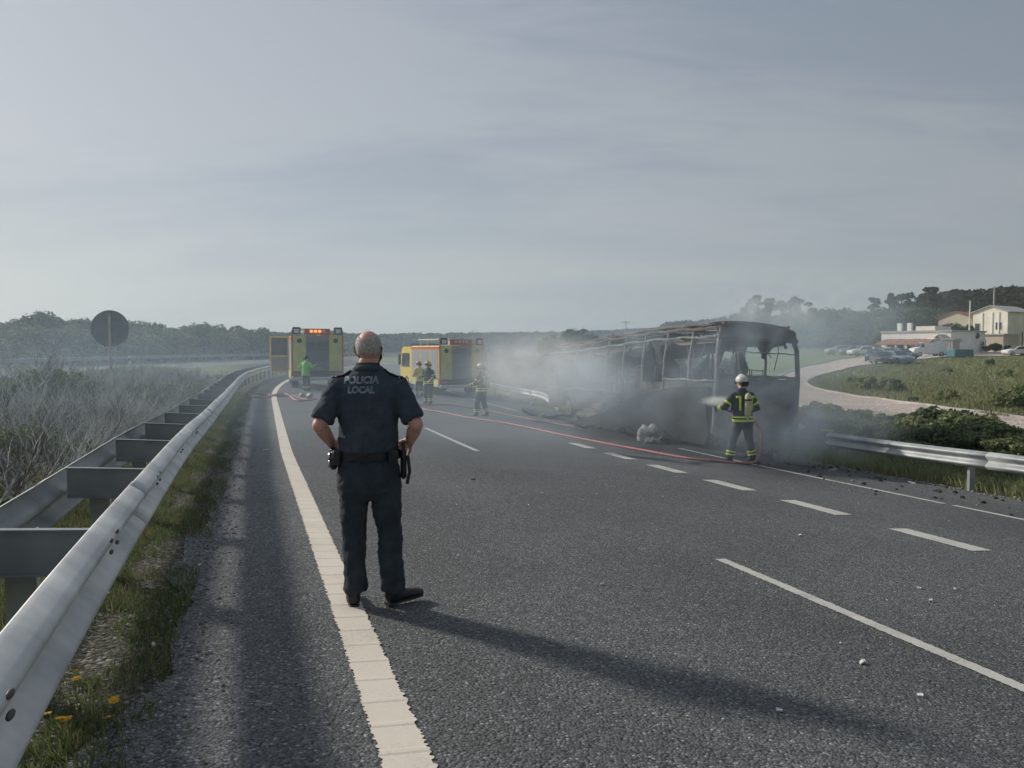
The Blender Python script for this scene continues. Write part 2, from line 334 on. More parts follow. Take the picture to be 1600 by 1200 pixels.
def make_ground():
    rs = [0.0] + list(np.geomspace(.6, 3200, 190)); na = 300
    v = [(0, 0, h(0, 0) - .015)]
    rr, aa = np.meshgrid(rs[1:], np.linspace(0, 2*np.pi, na, endpoint=False), indexing='ij')
    X = (rr*np.sin(aa)).ravel(); Y = (rr*np.cos(aa)).ravel(); Z = H(X, Y) - .015
    v += list(zip(X.tolist(), Y.tolist(), Z.tolist()))
    f = [(0, 1 + (j+1) % na, 1 + j) for j in range(na)]
    for i in range(len(rs) - 2):
        a = 1 + i*na; b = a + na
        f += [(a + j, a + (j+1) % na, b + (j+1) % na, b + j) for j in range(na)]
    me = bpy.data.meshes.new('ground'); me.from_pydata(v, [], f); me.materials.append(MATS['ground']); me.polygons.foreach_set('use_smooth', [True]*len(f)); me.update()
    return struct('ground', me)
ground = make_ground()
def strip_mesh(name, m, o1, o2, s1, s2, dz, ds=1.0, no=1, ragged=0.0, ribs=0.0, rise=.003):
    """a sheet on the ground between offsets o1..o2 along the road"""
    n = max(2, int(abs(s2 - s1)/ds) + 1); v = []; f = []
    for i in range(n):
        s = s1 + (s2 - s1)*i/(n-1)
        for j in range(no+1):
            o = (o1(s) if callable(o1) else o1) + ((o2(s) if callable(o2) else o2) - (o1(s) if callable(o1) else o1))*j/no
            if ragged and j in (0, no): o += random.uniform(-1, 1)*ragged
            x, y = W(s, o); z = h(x, y) + dz
            if ribs and (s % ribs) < .035: z += rise
            v.append((x, y, z))
    k = no+1
    f = [(i*k + j, i*k + j + 1, (i+1)*k + j + 1, (i+1)*k + j) for i in range(n-1) for j in range(no)]
    me = bpy.data.meshes.new(name); me.from_pydata(v, [], f); me.materials.append(MATS[m]); me.update()
    if f:
        import bmesh
        bm = bmesh.new(); bm.from_mesh(me)
        bmesh.ops.recalc_face_normals(bm, faces=bm.faces)
        if sum(fc.normal.z for fc in bm.faces) < 0: bmesh.ops.reverse_faces(bm, faces=bm.faces)
        bm.to_mesh(me); bm.free()
    return me
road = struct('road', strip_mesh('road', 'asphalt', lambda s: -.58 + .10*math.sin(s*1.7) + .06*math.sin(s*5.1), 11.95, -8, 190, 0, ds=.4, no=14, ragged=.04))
oroad = struct('opposite_road', strip_mesh('opposite_road', 'old_asphalt', -18.2, -9.6, -20, 220, .01, ds=2, no=4))
def oline(s): return .56 - .014*min(s, 14)
struct('edge_line', strip_mesh('edge_line', 'line_paint', lambda s: oline(s) - .1, lambda s: oline(s) + .1, -2, 14, .005, ds=.013, no=2, ragged=.010, ribs=.25), road)
struct('edge_line', strip_mesh('edge_line', 'line_paint', lambda s: oline(s) - .1, lambda s: oline(s) + .1, 14, 120, .005, ds=1.0), road)
struct('lane_dash', strip_mesh('lane_dash', 'worn_paint', 3.88, 3.99, -1.5, 6.0, .005, ds=.02, no=1, ragged=.006), road)
for a, b in ((15.1, 20.4), (29.6, 35), (44, 49), (58, 63)):
    struct('lane_dash', strip_mesh('lane_dash', 'worn_paint', 4.08, 4.20, a, b, .005, ds=.05, ragged=.004), road)
for k in range(7):
    a = 4.08 + 2.045*k
    struct('short_dash', strip_mesh('short_dash', 'worn_paint', 7.08, 7.36, a, a + 1.15, .005, ds=.03, no=2, ragged=.008), road)
struct('edge_line', strip_mesh('edge_line', 'worn_paint', 9.89, 10.0, -2, 8.95, .005, ds=.05, ragged=.005), road)
struct('edge_line', strip_mesh('edge_line', 'worn_paint', 9.87, 9.98, 9.1, 17, .005, ds=.05, ragged=.01), road)
struct('edge_line', strip_mesh('edge_line', 'worn_paint', 9.87, 9.98, 30, 90, .005, ds=1), road)
for o in (-17.6, -10.1): struct('edge_line', strip_mesh('edge_line', 'worn_paint', o - .08, o + .08, -15, 200, .016, ds=2), oroad)
# side road that doubles back to the village
inner = [(2000, 719), (1720, 677), (1600, 659), (1500, 645), (1400, 631), (1330, 621), (1285, 612), (1264, 604), (1262, 597), (1275, 590), (1310, 581), (1350, 573), (1395, 566), (1450, 561.5), (1520, 558), (1600, 556)]
outer = [(2000, 745), (1720, 699), (1600, 681), (1500, 667), (1400, 652), (1320, 643), (1255, 636), (1222, 622), (1212, 603), (1226, 587), (1262, 573), (1310, 563), (1355, 556.5), (1420, 553), (1500, 550.5), (1600, 549)]
pts = [(Vector(G(*a)), Vector(G(*b))) for a, b in zip(inner, outer)]
mb = MB(); prev = None; row = []
for i in range(len(pts)-1):
    p0 = pts[max(i-1, 0)]; p1 = pts[i]; p2 = pts[i+1]; p3 = pts[min(i+2, len(pts)-1)]
    for q in range(8):
        t = q/8
        cr = [.5*((2*p1[e]) + (-p0[e] + p2[e])*t + (2*p0[e] - 5*p1[e] + 4*p2[e] - p3[e])*t*t + (-p0[e] + 3*p1[e] - 3*p2[e] + p3[e])*t**3) for e in (0, 1)]
        row.append((cr[0], cr[1]))
def ribbon(row, lo, hi, dz, mname, name, parent=None, nseg=6):
    v = []; f = []
    for a, b in row:
        for j in range(nseg+1):
            p = a + (b - a)*(lo + (hi - lo)*j/nseg); v.append((p.x, p.y, h(p.x, p.y) + dz))
    k = nseg+1
    f = [(i*k + j, i*k + j+1, (i+1)*k + j+1, (i+1)*k + j) for i in range(len(row)-1) for j in range(nseg)]
    me = bpy.data.meshes.new(name); me.from_pydata(v, [], f); me.materials.append(MATS[mname]); me.update(); return struct(name, me, parent)
srd = ribbon(row, 0, 1, .09, 'track', 'side_road', nseg=10)
mat('kerb_concrete', (.42, .40, .36), .85, var=.12, scale=2, bump=.2)
kb = MB()
for side in (0, 1):
    v = []
    for a, b in row:
        d = (b - a).normalized(); p = (a - d*.12) if side == 0 else (b + d*.12)
        z = h(p.x, p.y)
        v += [(p.x - d.x*.11, p.y - d.y*.11, z - .05), (p.x - d.x*.11, p.y - d.y*.11, z + .17), (p.x + d.x*.11, p.y + d.y*.11, z + .17), (p.x + d.x*.11, p.y + d.y*.11, z - .05)]
    kb.add(v, [(i*4 + j, i*4 + (j+1) % 4, (i+1)*4 + (j+1) % 4, (i+1)*4 + j) for i in range(len(row)-1) for j in range(4)])
part('kerb', kb, 'kerb_concrete', srd)

# ------------------------------------------------------------------ guardrails
def LR(s): return -.05 + .38*math.exp(-max(s, .9)/5.0)
PROF = [(.004, .155), (.022, .148), (.06, .122), (.082, .104), (.086, .09), (.082, .074), (.05, .044), (.016, .018), (.01, 0)]
PROF = PROF + [(a, -b) for a, b in PROF[-2::-1]]
def beam(s1, s2, o_in, face, ztop, m, proud=0.0, ds=.5, ramp_fn=None):
    n = max(2, int((s2 - s1)/ds) + 1); v = []; f = []; k = len(PROF)
    for i in range(n):
        s = s1 + (s2 - s1)*i/(n-1); o = o_in(s) if callable(o_in) else o_in; x, y = W(s, o); z0 = h(*W(s, o)) + ztop - .155 + (ramp_fn(s) if ramp_fn else 0) + .008*math.sin(s*.9)
        for th in (0, .005):
            for a, b in PROF:
                xx, yy = W(s, o + face*(a + proud - th)); v.append((xx, yy, z0 + b))
    for i in range(n-1):
        A = i*2*k; B = A + 2*k
        for j in range(k-1):
            f += [(A+j, A+j+1, B+j+1, B+j), (A+k+j, B+k+j, B+k+j+1, A+k+j+1)]
        f += [(A, B, B+k, A+k), (A+k-1, A+2*k-1, B+2*k-1, B+k-1)]
    e = (n-1)*2*k
    f += [(j, j+k, j+k+1, j+1) for j in range(k-1)] + [(e+j, e+j+1, e+j+k+1, e+j+k) for j in range(k-1)]
    b = MB(); b.v = v; b.f = f; b.m = [0]*len(f); return b
def post_mb(x, y, zt, nd, zb=-.25):
    b = MB(); z0 = h(x, y); ang = math.atan2(DX, DY)
    M = Matrix.Translation((x, y, z0)) @ Matrix.Rotation(-ang + nd, 4, 'Z')
    b.box(-.06, .06, -.004, .004, zb, zt, M=M); b.box(-.06, -.054, .004, .05, zb, zt, M=M); b.box(.054, .06, .004, .05, zb, zt, M=M); return b
rail = thing('guardrail', 'long double sided galvanised guardrail with cross spacers along the median', 'guardrail')
ZT = .78
k = 0
for s1 in np.arange(-3.0, 78, 4.0):
    part('beam', beam(s1, s1 + 4.16, lambda q: -.86 + LR(q), 1, ZT, None, .0 if k % 2 else .004, ds=.25 if s1 < 30 else 1.0), 'galvanised', rail, smooth=True)
    part('rear_beam', beam(s1, s1 + 4.16, lambda q: -1.34 + LR(q), -1, ZT - .01, None, .0 if k % 2 else .004, ds=.5), 'galvanised_dull', rail, smooth=True); k += 1
def rib_box(s, o1, o2, ds, z0, z1, b):
    (xa, ya), (xb, yb), (xc, yc), (xd, yd) = W(s, o1), W(s, o2), W(s + ds, o2), W(s + ds, o1)
    g = h(xa, ya); g2 = h(xb, yb)
    v = [(xa, ya, g+z0), (xb, yb, g2+z0), (xc, yc, g2+z0), (xd, yd, g+z0), (xa, ya, g+z1), (xb, yb, g2+z1), (xc, yc, g2+z1), (xd, yd, g+z1)]
    b.add(v, [(0, 3, 2, 1), (4, 5, 6, 7), (0, 1, 5, 4), (1, 2, 6, 5), (2, 3, 7, 6), (3, 0, 4, 7)])
post_s = [.0, 1.9] + list(np.arange(3.75, 76, 2.03))
for s in post_s:
    s = float(s); b = MB()
    rib_box(s, -1.335 + LR(s), -.855 + LR(s), .004, ZT - .21, ZT - .012, b); rib_box(s - .035, -1.335 + LR(s), -.855 + LR(s), .039, ZT - .014, ZT - .009, b); rib_box(s - .03, -1.335 + LR(s), -.855 + LR(s), .03, ZT - .214, ZT - .209, b)
    part('spacer', b, 'galvanised_dull', rail)
    x, y = W(s + .06, -1.15 + LR(s)); part('post', post_mb(x, y, ZT - .03, 0), 'galvanised_post', rail)
mat('bolt_steel', (.10, .095, .09), .6, metal=.5, var=.2)
bm_ = MB(); bm_.ball((0, 0, 0), (.008, .028, .010), 12, 4); bolt_me = bm_.mesh('bolt', 'bolt_steel', True)
for s in post_s[:6]:
    for ds in (-.09, .09):
        for dzz in (-.065, .065 - .31 + .13):
            x, y = W(s + ds + .03, -.86 + LR(s + ds) + .084); link('bolt', bolt_me, rail, (x, y, h(*W(s, -.86)) + ZT + dzz + .0), (0, R(-8), math.atan2(-DX, DY) if False else _a))
# slotted splice nuts on the lower wave near the camera come from the same bolts
rr_ = thing('guardrail', 'single galvanised guardrail along the right verge before the side road', 'guardrail')
rfn = lambda s: -.25*float(sst(s, 15.5, 18))
for i, s1 in enumerate(np.arange(-6, 14, 4.0)):
    part('beam', beam(s1, min(s1 + 4.12, 14.5), 12.02, -1, .74, None, .004*(i % 2), ramp_fn=rfn), 'galvanised_mid', rr_, smooth=True)
for s in (-5.45, -1.45, 2.55, 6.55, 10.55):
    x, y = W(s, 12.14); b = post_mb(x, y, .70 + rfn(s), 0); b.box(-.05, .05, -.1, .0, .45, .66, M=Matrix.Translation((x, y, h(x, y))) @ Matrix.Rotation(_a + math.pi/2, 4, 'Z')); part('post', b, 'galvanised_post', rr_)
rf_ = thing('guardrail', 'bent guardrail beyond the burnt coach, seen through thick smoke', 'guardrail')
rfn2 = lambda s: -.5*float(1 - sst(s, 30, 33))
for i, s1 in enumerate(np.arange(30.5, 90, 4.0)):
    part('beam', beam(s1, s1 + 4.12, 12.02, -1, .76, None, .004*(i % 2), ds=1, ramp_fn=rfn2), 'galvanised', rf_, smooth=True)
for s in np.arange(31, 92, 4.0):
    x, y = W(s, 12.14); part('post', post_mb(x, y, .70 + rfn2(s), 0), 'galvanised_post', rf_)
ro_ = thing('guardrail', 'long guardrail on the far side of the opposite carriageway under the trees', 'guardrail')
for i, s1 in enumerate(np.arange(-10, 180, 8.0)):
    part('beam', beam(s1, s1 + 8.12, -18.7, 1, .80, None, .004*(i % 2), ds=2), 'galvanised_dull', ro_, smooth=True)
for s in np.arange(-8, 150, 4.0):
    x, y = W(float(s), -18.85); part('post', post_mb(x, y, .74, 0), 'galvanised_post', ro_)
# round sign seen from behind
sx_, sy_ = atd(172, 513, 22.0)[:2]; gz = h(sx_, sy_); zc = atd(172, 513, 22.0)[2] - gz
sg_ = thing('road_sign', 'round road sign seen from its plain grey back, on a pole in the median shrubs', 'road sign', (sx_, sy_, gz), R(10))
b = MB(); n = 48
b.tube([(0, -.012, zc), (0, .012, zc)], .5, n); part('sign_plate', b, mat('sign_back', (.36, .40, .43), .5, var=.08, scale=2, metal=.3), sg_)
b = MB(); tor = [(math.cos(2*math.pi*i/n)*.505, -.012, zc + math.sin(2*math.pi*i/n)*.505) for i in range(n+1)]; b.tube(tor, .012, 6); part('sign_rim', b, 'galvanised_post', sg_)
b = MB(); b.box(-.04, .04, -.055, -.015, -.3, zc + .42, bev=.006); part('pole', b, 'galvanised', sg_)
for dz in (-.25, .25):
    b = MB(); b.box(-.3, .3, -.03, -.012, zc + dz - .02, zc + dz + .02); part('bracket', b, 'galvanised_post', sg_)
x, y, z = atd(203, 565, 46); dl = thing('delineator_post', 'slim white marker post standing beside the opposite carriageway', 'marker post', (x, y, h(x, y)))
b = MB(); b.prism([(-.07, -.04), (.07, -.04), (0, .08)], 0, 1.15, 'z'); part('post', b, 'white_paint', dl)
b = MB(); b.prism([(-.072, -.042), (.072, -.042), (0, .082)], .85, 1.0, 'z'); part('band', b, 'dark_plastic', dl)

# ------------------------------------------------------------------ burnt coach
def bus():
    x0, y0 = W(16.9, 10.8); x1, y1 = W(16.9, 13.3)
    z0 = h(x0, y0)
    bus = thing('coach', 'burnt out coach shell with bare window pillars, standing in smoke on the right verge', 'coach', (x0, y0, z0 + .02), rot=(R(-.6), R(2.6), _a))
    BL = 12.0; BW = 2.5
    sag = lambda y: -.10*max(0, (y - 3.5)/8.5) - .28*math.sin(min(1, max(0, (y - 1.5)/10.5))*math.pi/2)**2
    jag = lambda a, s=.03: a + random.uniform(-s, s)
    # lower side skins, left side (towards the road) in separate charred panels
    ys = [0.05, 1.35, 2.7, 4.0, 5.3, 6.6, 7.9, 9.2, 10.5, 11.9]
    for side, X in ((0, 0.0), (1, BW)):
        for i in range(9):
            b = MB(); n = 7; zt = [1.72, 1.70, 1.62, 1.42, 1.25, 1.15, 1.1, 1.2, 1.25][i] if side == 0 else 1.7
            zb = .38; wheel = i in (2, 7)
            v = []; 
            for q in range(n+1):
                yy = ys[i] + (ys[i+1] - ys[i] - .03)*q/n
                lo = zb + (.55*math.sqrt(max(0, 1 - ((q/n - .5)*2.1)**2)) if wheel else random.uniform(-.02, .05))
                zt2 = zt + random.uniform(-.05, .02) + sag(yy)*.2
                for j in range(5):
                    v.append((X + .035*math.sin(yy*3.1 + j*1.7) + random.uniform(-.012, .012), yy, lo + (zt2 - lo)*j/4))
            for th in (0, .02): pass
            f = [(q*5 + j, (q+1)*5 + j, (q+1)*5 + j+1, q*5 + j+1) for q in range(n) for j in range(4)]
            b.add(v, f); k = len(v); b.add([(a_ + (.02 if side == 0 else -.02), b_, c_) for a_, b_, c_ in v], [tuple(reversed(t)) for t in f])
            part('side_panel', b, 'charred_paint', bus)
    # pillars
    for side, X in ((0, .03), (1, BW - .03)):
        for i, yy in enumerate([.05, 1.35, 2.7, 4.0, 5.3, 6.6, 7.9, 9.2, 10.5, 11.9]):
            zt = 3.08 + sag(yy); b = MB(); lean = random.uniform(-.05, .05) if i else 0
            zbm = 1.1 if i > 2 else 1.6
            b.tube([(X, yy - .1*(i == 0), zbm - .4), (X + .0, yy + lean*.4, 2.3), (X + (.10 if side == 0 else -.10), yy + lean, zt)], [(.05, .035)]*3, 6)
            part('window_pillar', b, 'ash_steel' if side == 0 else 'rusted_steel', bus)
    for side, X in ((0, .12), (1, BW - .12)):
        for kx, (dx, dz, r, m) in enumerate(((0, 0, .045, 'rusted_steel'), (-.07, -.22, .03, 'ash_steel'), (.16, .12, .035, 'rusted_steel'))):
            b = MB(); d = dx if side == 0 else -dx
            b.tube([(X + d, yy, 3.08 + dz + sag(yy) + .02*math.sin(yy*4 + kx)) for yy in np.linspace(0.1, 11.9, 30)], r, 6); part('roof_rail', b, m, bus)
    b = MB()
    b.tube([(0.0, yy, (1.72 if yy < 4 else 1.30) + .02*math.sin(yy*5) + sag(yy)*.3) for yy in np.linspace(.05, 2.6, 8)], .03, 6); part('waist_rail', b, 'ash_steel', bus)
    b = MB(); b.tube([(-.02, yy, 1.25 + .03*math.sin(yy*3) + sag(yy)*.2) for yy in np.linspace(5.3, 11.9, 16)], .03, 6); part('waist_rail', b, 'ash_steel', bus)
    for i, yy in enumerate(np.arange(.2, 12, .72)):
        b = MB(); zt = 3.2 + sag(yy); dr = .10 + random.uniform(0, .14)*(yy > 2)
        b.tube([(.12, yy, zt - .1), (.35, yy + random.uniform(-.05, .05), zt + .03 - dr*.2), (1.25, yy + random.uniform(-.08, .08), zt + .12 - dr), (2.15, yy, zt + .03 - dr*.2), (2.38, yy, zt - .1)], .025, 5)
        part('roof_bow', b, 'rusted_steel', bus)
    # hanging duct and wire remains below the roof
    b = MB()
    for i in range(46):
        yy = random.uniform(.4, 11.6); X = random.choice((.15, .2, .35, 2.2, 1.9)) + random.uniform(-.05, .05); z = 3.0 + sag(yy); l = random.uniform(.15, 1.0)
        b.tube([(X, yy, z), (X + random.uniform(-.08, .08), yy + random.uniform(-.1, .1), z - l*.5), (X + random.uniform(-.15, .15), yy + random.uniform(-.2, .2), z - l)], .012, 4)
    part('hanging_wires', b, 'rusted_steel', bus, kind='stuff')
    b = MB()
    for (ya, yb, z_, X) in ((.3, 5.0, 2.78, .22), (5.2, 11.5, 2.7, .24), (.3, 6, 2.8, 2.25)):
        ps = [(X + random.uniform(-.03, .03), yy, z_ + sag(yy) + random.uniform(-.05, .05)) for yy in np.linspace(ya, yb, 12)]; b.tube(ps, [(.1, .045)]*12, 6)
    part('luggage_rack', b, 'rusted_steel', bus)
    # rear face: lower panel, engine lid, window opening, roof cap
    def sheet(fn, nu, nv, th):
        b = MB(); v = [fn(i/nu, j/nv) for i in range(nu+1) for j in range(nv+1)]; k = nv+1
        f = [(i*k + j, (i+1)*k + j, (i+1)*k + j+1, i*k + j+1) for i in range(nu) for j in range(nv)]
        b.add(v, f); b.add([(p[0] + th[0], p[1] + th[1], p[2] + th[2]) for p in v], [tuple(reversed(t)) for t in f])
        m_ = len(v)
        for i in range(nu): 
            for j in (0, nv): b.f.append((i*k + j, (i+1)*k + j, m_ + (i+1)*k + j, m_ + i*k + j)); b.m.append(0)
        for j in range(nv):
            for i in (0, nu): b.f.append((i*k + j, i*k + j+1, m_ + i*k + j+1, m_ + i*k + j)); b.m.append(0)
        return b
    rf = lambda a: .10*math.cos((a - .5)*math.pi) 
    part('rear_panel', sheet(lambda a, c: (a*BW, -.0 - rf(a) + .015*math.sin(a*17 + c*9), 1.32 + .52*c + .01*math.sin(a*22)), 16, 5, (0, .03, 0)), 'charred_paint', bus)
    part('engine_lid', sheet(lambda a, c: (.42 + a*1.66, -.05 - rf(.17 + a*.66) + .02*math.sin(a*11 + c*6), .62 + .68*c), 12, 5, (0, .03, 0)), 'rusted_steel', bus)
    for sd in (0, 1):
        part('corner_panel', sheet(lambda a, c: ((a*.4 if sd == 0 else BW - .4 + a*.4), -.0 - rf(a*.16 if sd == 0 else .84 + a*.16), .42 + .9*c), 4, 5, (0, .03, 0)), 'charred_paint', bus)
        b = MB(); b.tube([((.21 if sd == 0 else BW - .21), -.10, .85), ((.21 if sd == 0 else BW - .21), -.12, 1.22)], (.09), 10); part('tail_lamp', b, 'soot', bus)
        b = MB(); X = .02 if sd == 0 else BW - .02; b.tube([(X, .0, .4), (X, -.03, 1.8), (X + (.04 if sd == 0 else -.04), .02, 2.6), (X + (.16 if sd == 0 else -.2), .14, 3.12)], [(.07, .06)]*4, 8); part('corner_post', b, 'ash_steel' if sd == 0 else 'charred_paint', bus)
    part('bumper', sheet(lambda a, c: (a*BW, -.14 - rf(a)*1.0 + .03*math.sin(a*9), .33 + .28*c - .06*math.sin(a*5)), 16, 3, (0, .04, 0)), 'charred_paint', bus)
    part('roof_cap', sheet(lambda a, c: (.06 + a*(BW - .12), -.04 - rf(a) + c*.55, 2.86 + .45*math.sin(min(1, c*1.25)*math.pi/2) - .10*(2*a - 1)**4*c - .05*max(0, a - .5)*2), 16, 8, (0, .02, -.02)), 'charred_paint', bus)
    part('roof_skin', sheet(lambda a, c: (.14 + a*(BW - .28), .5 + c*(1.5 + .5*math.sin(a*9)), 3.30 - .12*(2*a - 1)**4 - .12*c + .03*math.sin(a*13 + c*8)), 14, 8, (0, 0, -.02)), 'charred_paint', bus)
    for z_, r_ in ((1.88, .04), (2.84, .05), (2.5, .015)):
        b = MB(); b.tube([(.05 + (BW - .1)*q/12, -.02 - rf(q/12) + .05, z_ + .012*math.sin(q*2.1)) for q in range(13)], r_, 6); part('window_crossbar', b, 'charred_paint' if r_ > .02 else 'rusted_steel', bus)
    # remains inside
    part('floor', sheet(lambda a, c: (.1 + a*(BW - .2), .3 + c*11.4, 1.0 + .05*math.sin(a*9 + c*25)), 8, 20, (0, 0, -.06)), 'soot', bus)
    part('front_bulkhead', sheet(lambda a, c: (.05 + a*(BW - .1), 11.85, .4 + c*(1.2 + .2*math.sin(a*5))), 8, 4, (0, .04, 0)), 'charred_paint', bus)
    part('ceiling_remains', sheet(lambda a, c: (.2 + a*2.1, .25 + c*3.4, 2.92 - .55*c*math.sin(a*3.1) - .12*math.sin(a*9 + c*7)), 12, 8, (0, 0, -.02)), 'soot', bus)
    part('ceiling_remains', sheet(lambda a, c: (.25 + a*2.0, 4.2 + c*3.5, 2.55 - .5*c*math.sin(a*3.1 + .5) - .15*math.sin(a*8 + c*9)), 12, 8, (0, 0, -.02)), 'soot', bus)
    for X_, Y_2, W2, H2 in ((.25, .35, .5, .75), (1.5, .3, .8, .55), (.05, 2.9, .05, .8), (2.3, 2.0, .1, 1.0)):
        part('hanging_lining', sheet(lambda a, c: (X_ + a*W2 + .04*math.sin(c*9), Y_2 + .06*math.sin(a*8 + c*5) + (a*.9 if W2 < .2 else 0), 2.9 - c*H2*(.6 + .4*math.sin(a*5 + 1))), 8, 6, (0, .015, 0)), 'soot', bus)
    part('partition', sheet(lambda a, c: (.1 + a*2.3, 4.1 + .1*math.sin(a*6), 1.0 + c*(1.35 + .35*math.sin(a*7))), 12, 6, (0, .03, 0)), 'soot', bus)
    sm = MB()
    for X in (-.2, .2):
        sm.tube([(X, 0, 0), (X, .0, .42), (X, .08, 1.05)], .016, 5); sm.tube([(X, 0, .4), (X, -.4, .4), (X, -.4, .0)], .016, 5)
    for z_ in (.42, .7, 1.02): sm.tube([(-.2, .0 + (z_ > .5)*.04, z_), (.2, .0 + (z_ > .5)*.04, z_)], .014, 5)
    sme = sm.mesh('seat_frame', 'rusted_steel')
    for i in range(12):
        for X in (.4, .85, 1.65, 2.1):
            if random.random() < .75: link('seat_frame', sme, bus, (X, 1.2 + i*.82, 1.03 ), (random.uniform(-.25, .1), random.uniform(-.1, .1), random.uniform(-.2, .2)))
    b = MB()
    for i in range(60):
        X = random.uniform(.2, 2.3); Y = random.uniform(.5, 11.5); r = random.uniform(.08, .3); b.ball((X, Y, 1.03), (r, r*1.3, r*.5), 7, 4)
    part('burnt_rubble', b, 'soot', bus, kind='stuff')
    for X in (.16, BW - .16):
        for Y in (3.3, 9.8):
            wb = MB(); wb.tube([(X - .12, Y, .42), (X + .12, Y, .42)], .29, 18); wb.tube([(X - .14, Y, .42), (X + .14, Y, .42)], .12, 10); part('wheel_rim', wb, 'rusted_steel', bus)
    b = MB(); b.box(.6, 1.9, .35, 1.6, .35, 1.0, bev=.08); b.tube([(.5, .9, .8), (2, .9, .9)], .14, 8); b.tube([(.9, .2, .6), (1.6, .2, .7)], .16, 8); part('engine', b, 'rusted_steel', bus)
    # buckled luggage flap fallen against the side
    fl = MB(); A = [(-.95, 7.6, .02), (-.34, 6.0, .50), (-.16, 4.2, 1.12), (-.09, 2.0, 1.50), (-.08, .12, 1.58)]; B_ = [(-.95, 7.6, .0), (-.75, 6.0, .03), (-.5, 4.2, .05), (-.3, 2.0, .08), (-.12, .12, .1)]
    v = []
    for a_, b_ in zip(A, B_):
        for j in range(6):
            t = j/5; v.append((a_[0] + (b_[0] - a_[0])*t + .05*math.sin(j*2 + a_[1]*2), a_[1] + (b_[1] - a_[1])*t, a_[2] + (b_[2] - a_[2])*t))
    f = [(i*6 + j, (i+1)*6 + j, (i+1)*6 + j+1, i*6 + j+1) for i in range(4) for j in range(5)]
    fl.add(v, f); fl.add([(a_ + .02, b_, c_ + .004) for a_, b_, c_ in v], [tuple(reversed(t)) for t in f])
    part('luggage_flap', fl, 'soot', bus, smooth=True)
    return bus
coach = bus()
WG = 'charred wreckage heaped along the coach'
for i, (s_, o_, w_, l_, a_) in enumerate(((18.2, 10.2, .5, .9, .5), (20.0, 10.1, .4, .7, -.3), (22.5, 9.9, .5, 1.1, .2), (24.3, 10.2, .35, .8, .9), (26.0, 10.1, .5, 1.2, -.5), (16.2, 11.9, .45, .7, .3), (15.9, 12.8, .4, .8, -.8), (15.4, 11.3, .3, .5, 1.2), (27.5, 9.8, .4, .9, .1))):
    x, y = W(s_, o_); b = MB(); v = []; q = random.Random(i)
    for a in range(6):
        for c in range(5): v.append(((a/5 - .5)*l_ + q.uniform(-.04, .04), (c/4 - .5)*w_ + q.uniform(-.04, .04), .06 + .18*math.sin(a*1.1 + i)*math.sin(c*.9 + 1)**2 + q.uniform(0, .07)))
    f = [(a*5 + c, (a+1)*5 + c, (a+1)*5 + c+1, a*5 + c+1) for a in range(5) for c in range(4)]
    b.add(v, f); b.add([(p[0], p[1], p[2] - .012) for p in v], [tuple(reversed(t)) for t in f])
    for k_ in range(4): b.tube([(q.uniform(-.4, .4), q.uniform(-.3, .3), q.uniform(0, .1)), (q.uniform(-.5, .5), q.uniform(-.3, .3), q.uniform(.1, .35))], .015, 5)
    onething('charred_panel', b.mesh('charred_panel', ('charred_paint', 'soot', 'rusted_steel')[i % 3]), ('buckled charred panel with bent rods on the ground along the coach side', 'buckled charred panel lying behind the coach tail')[5 <= i <= 7], 'wreckage', (x, y, h(x, y)), (0, 0, a_), WG)

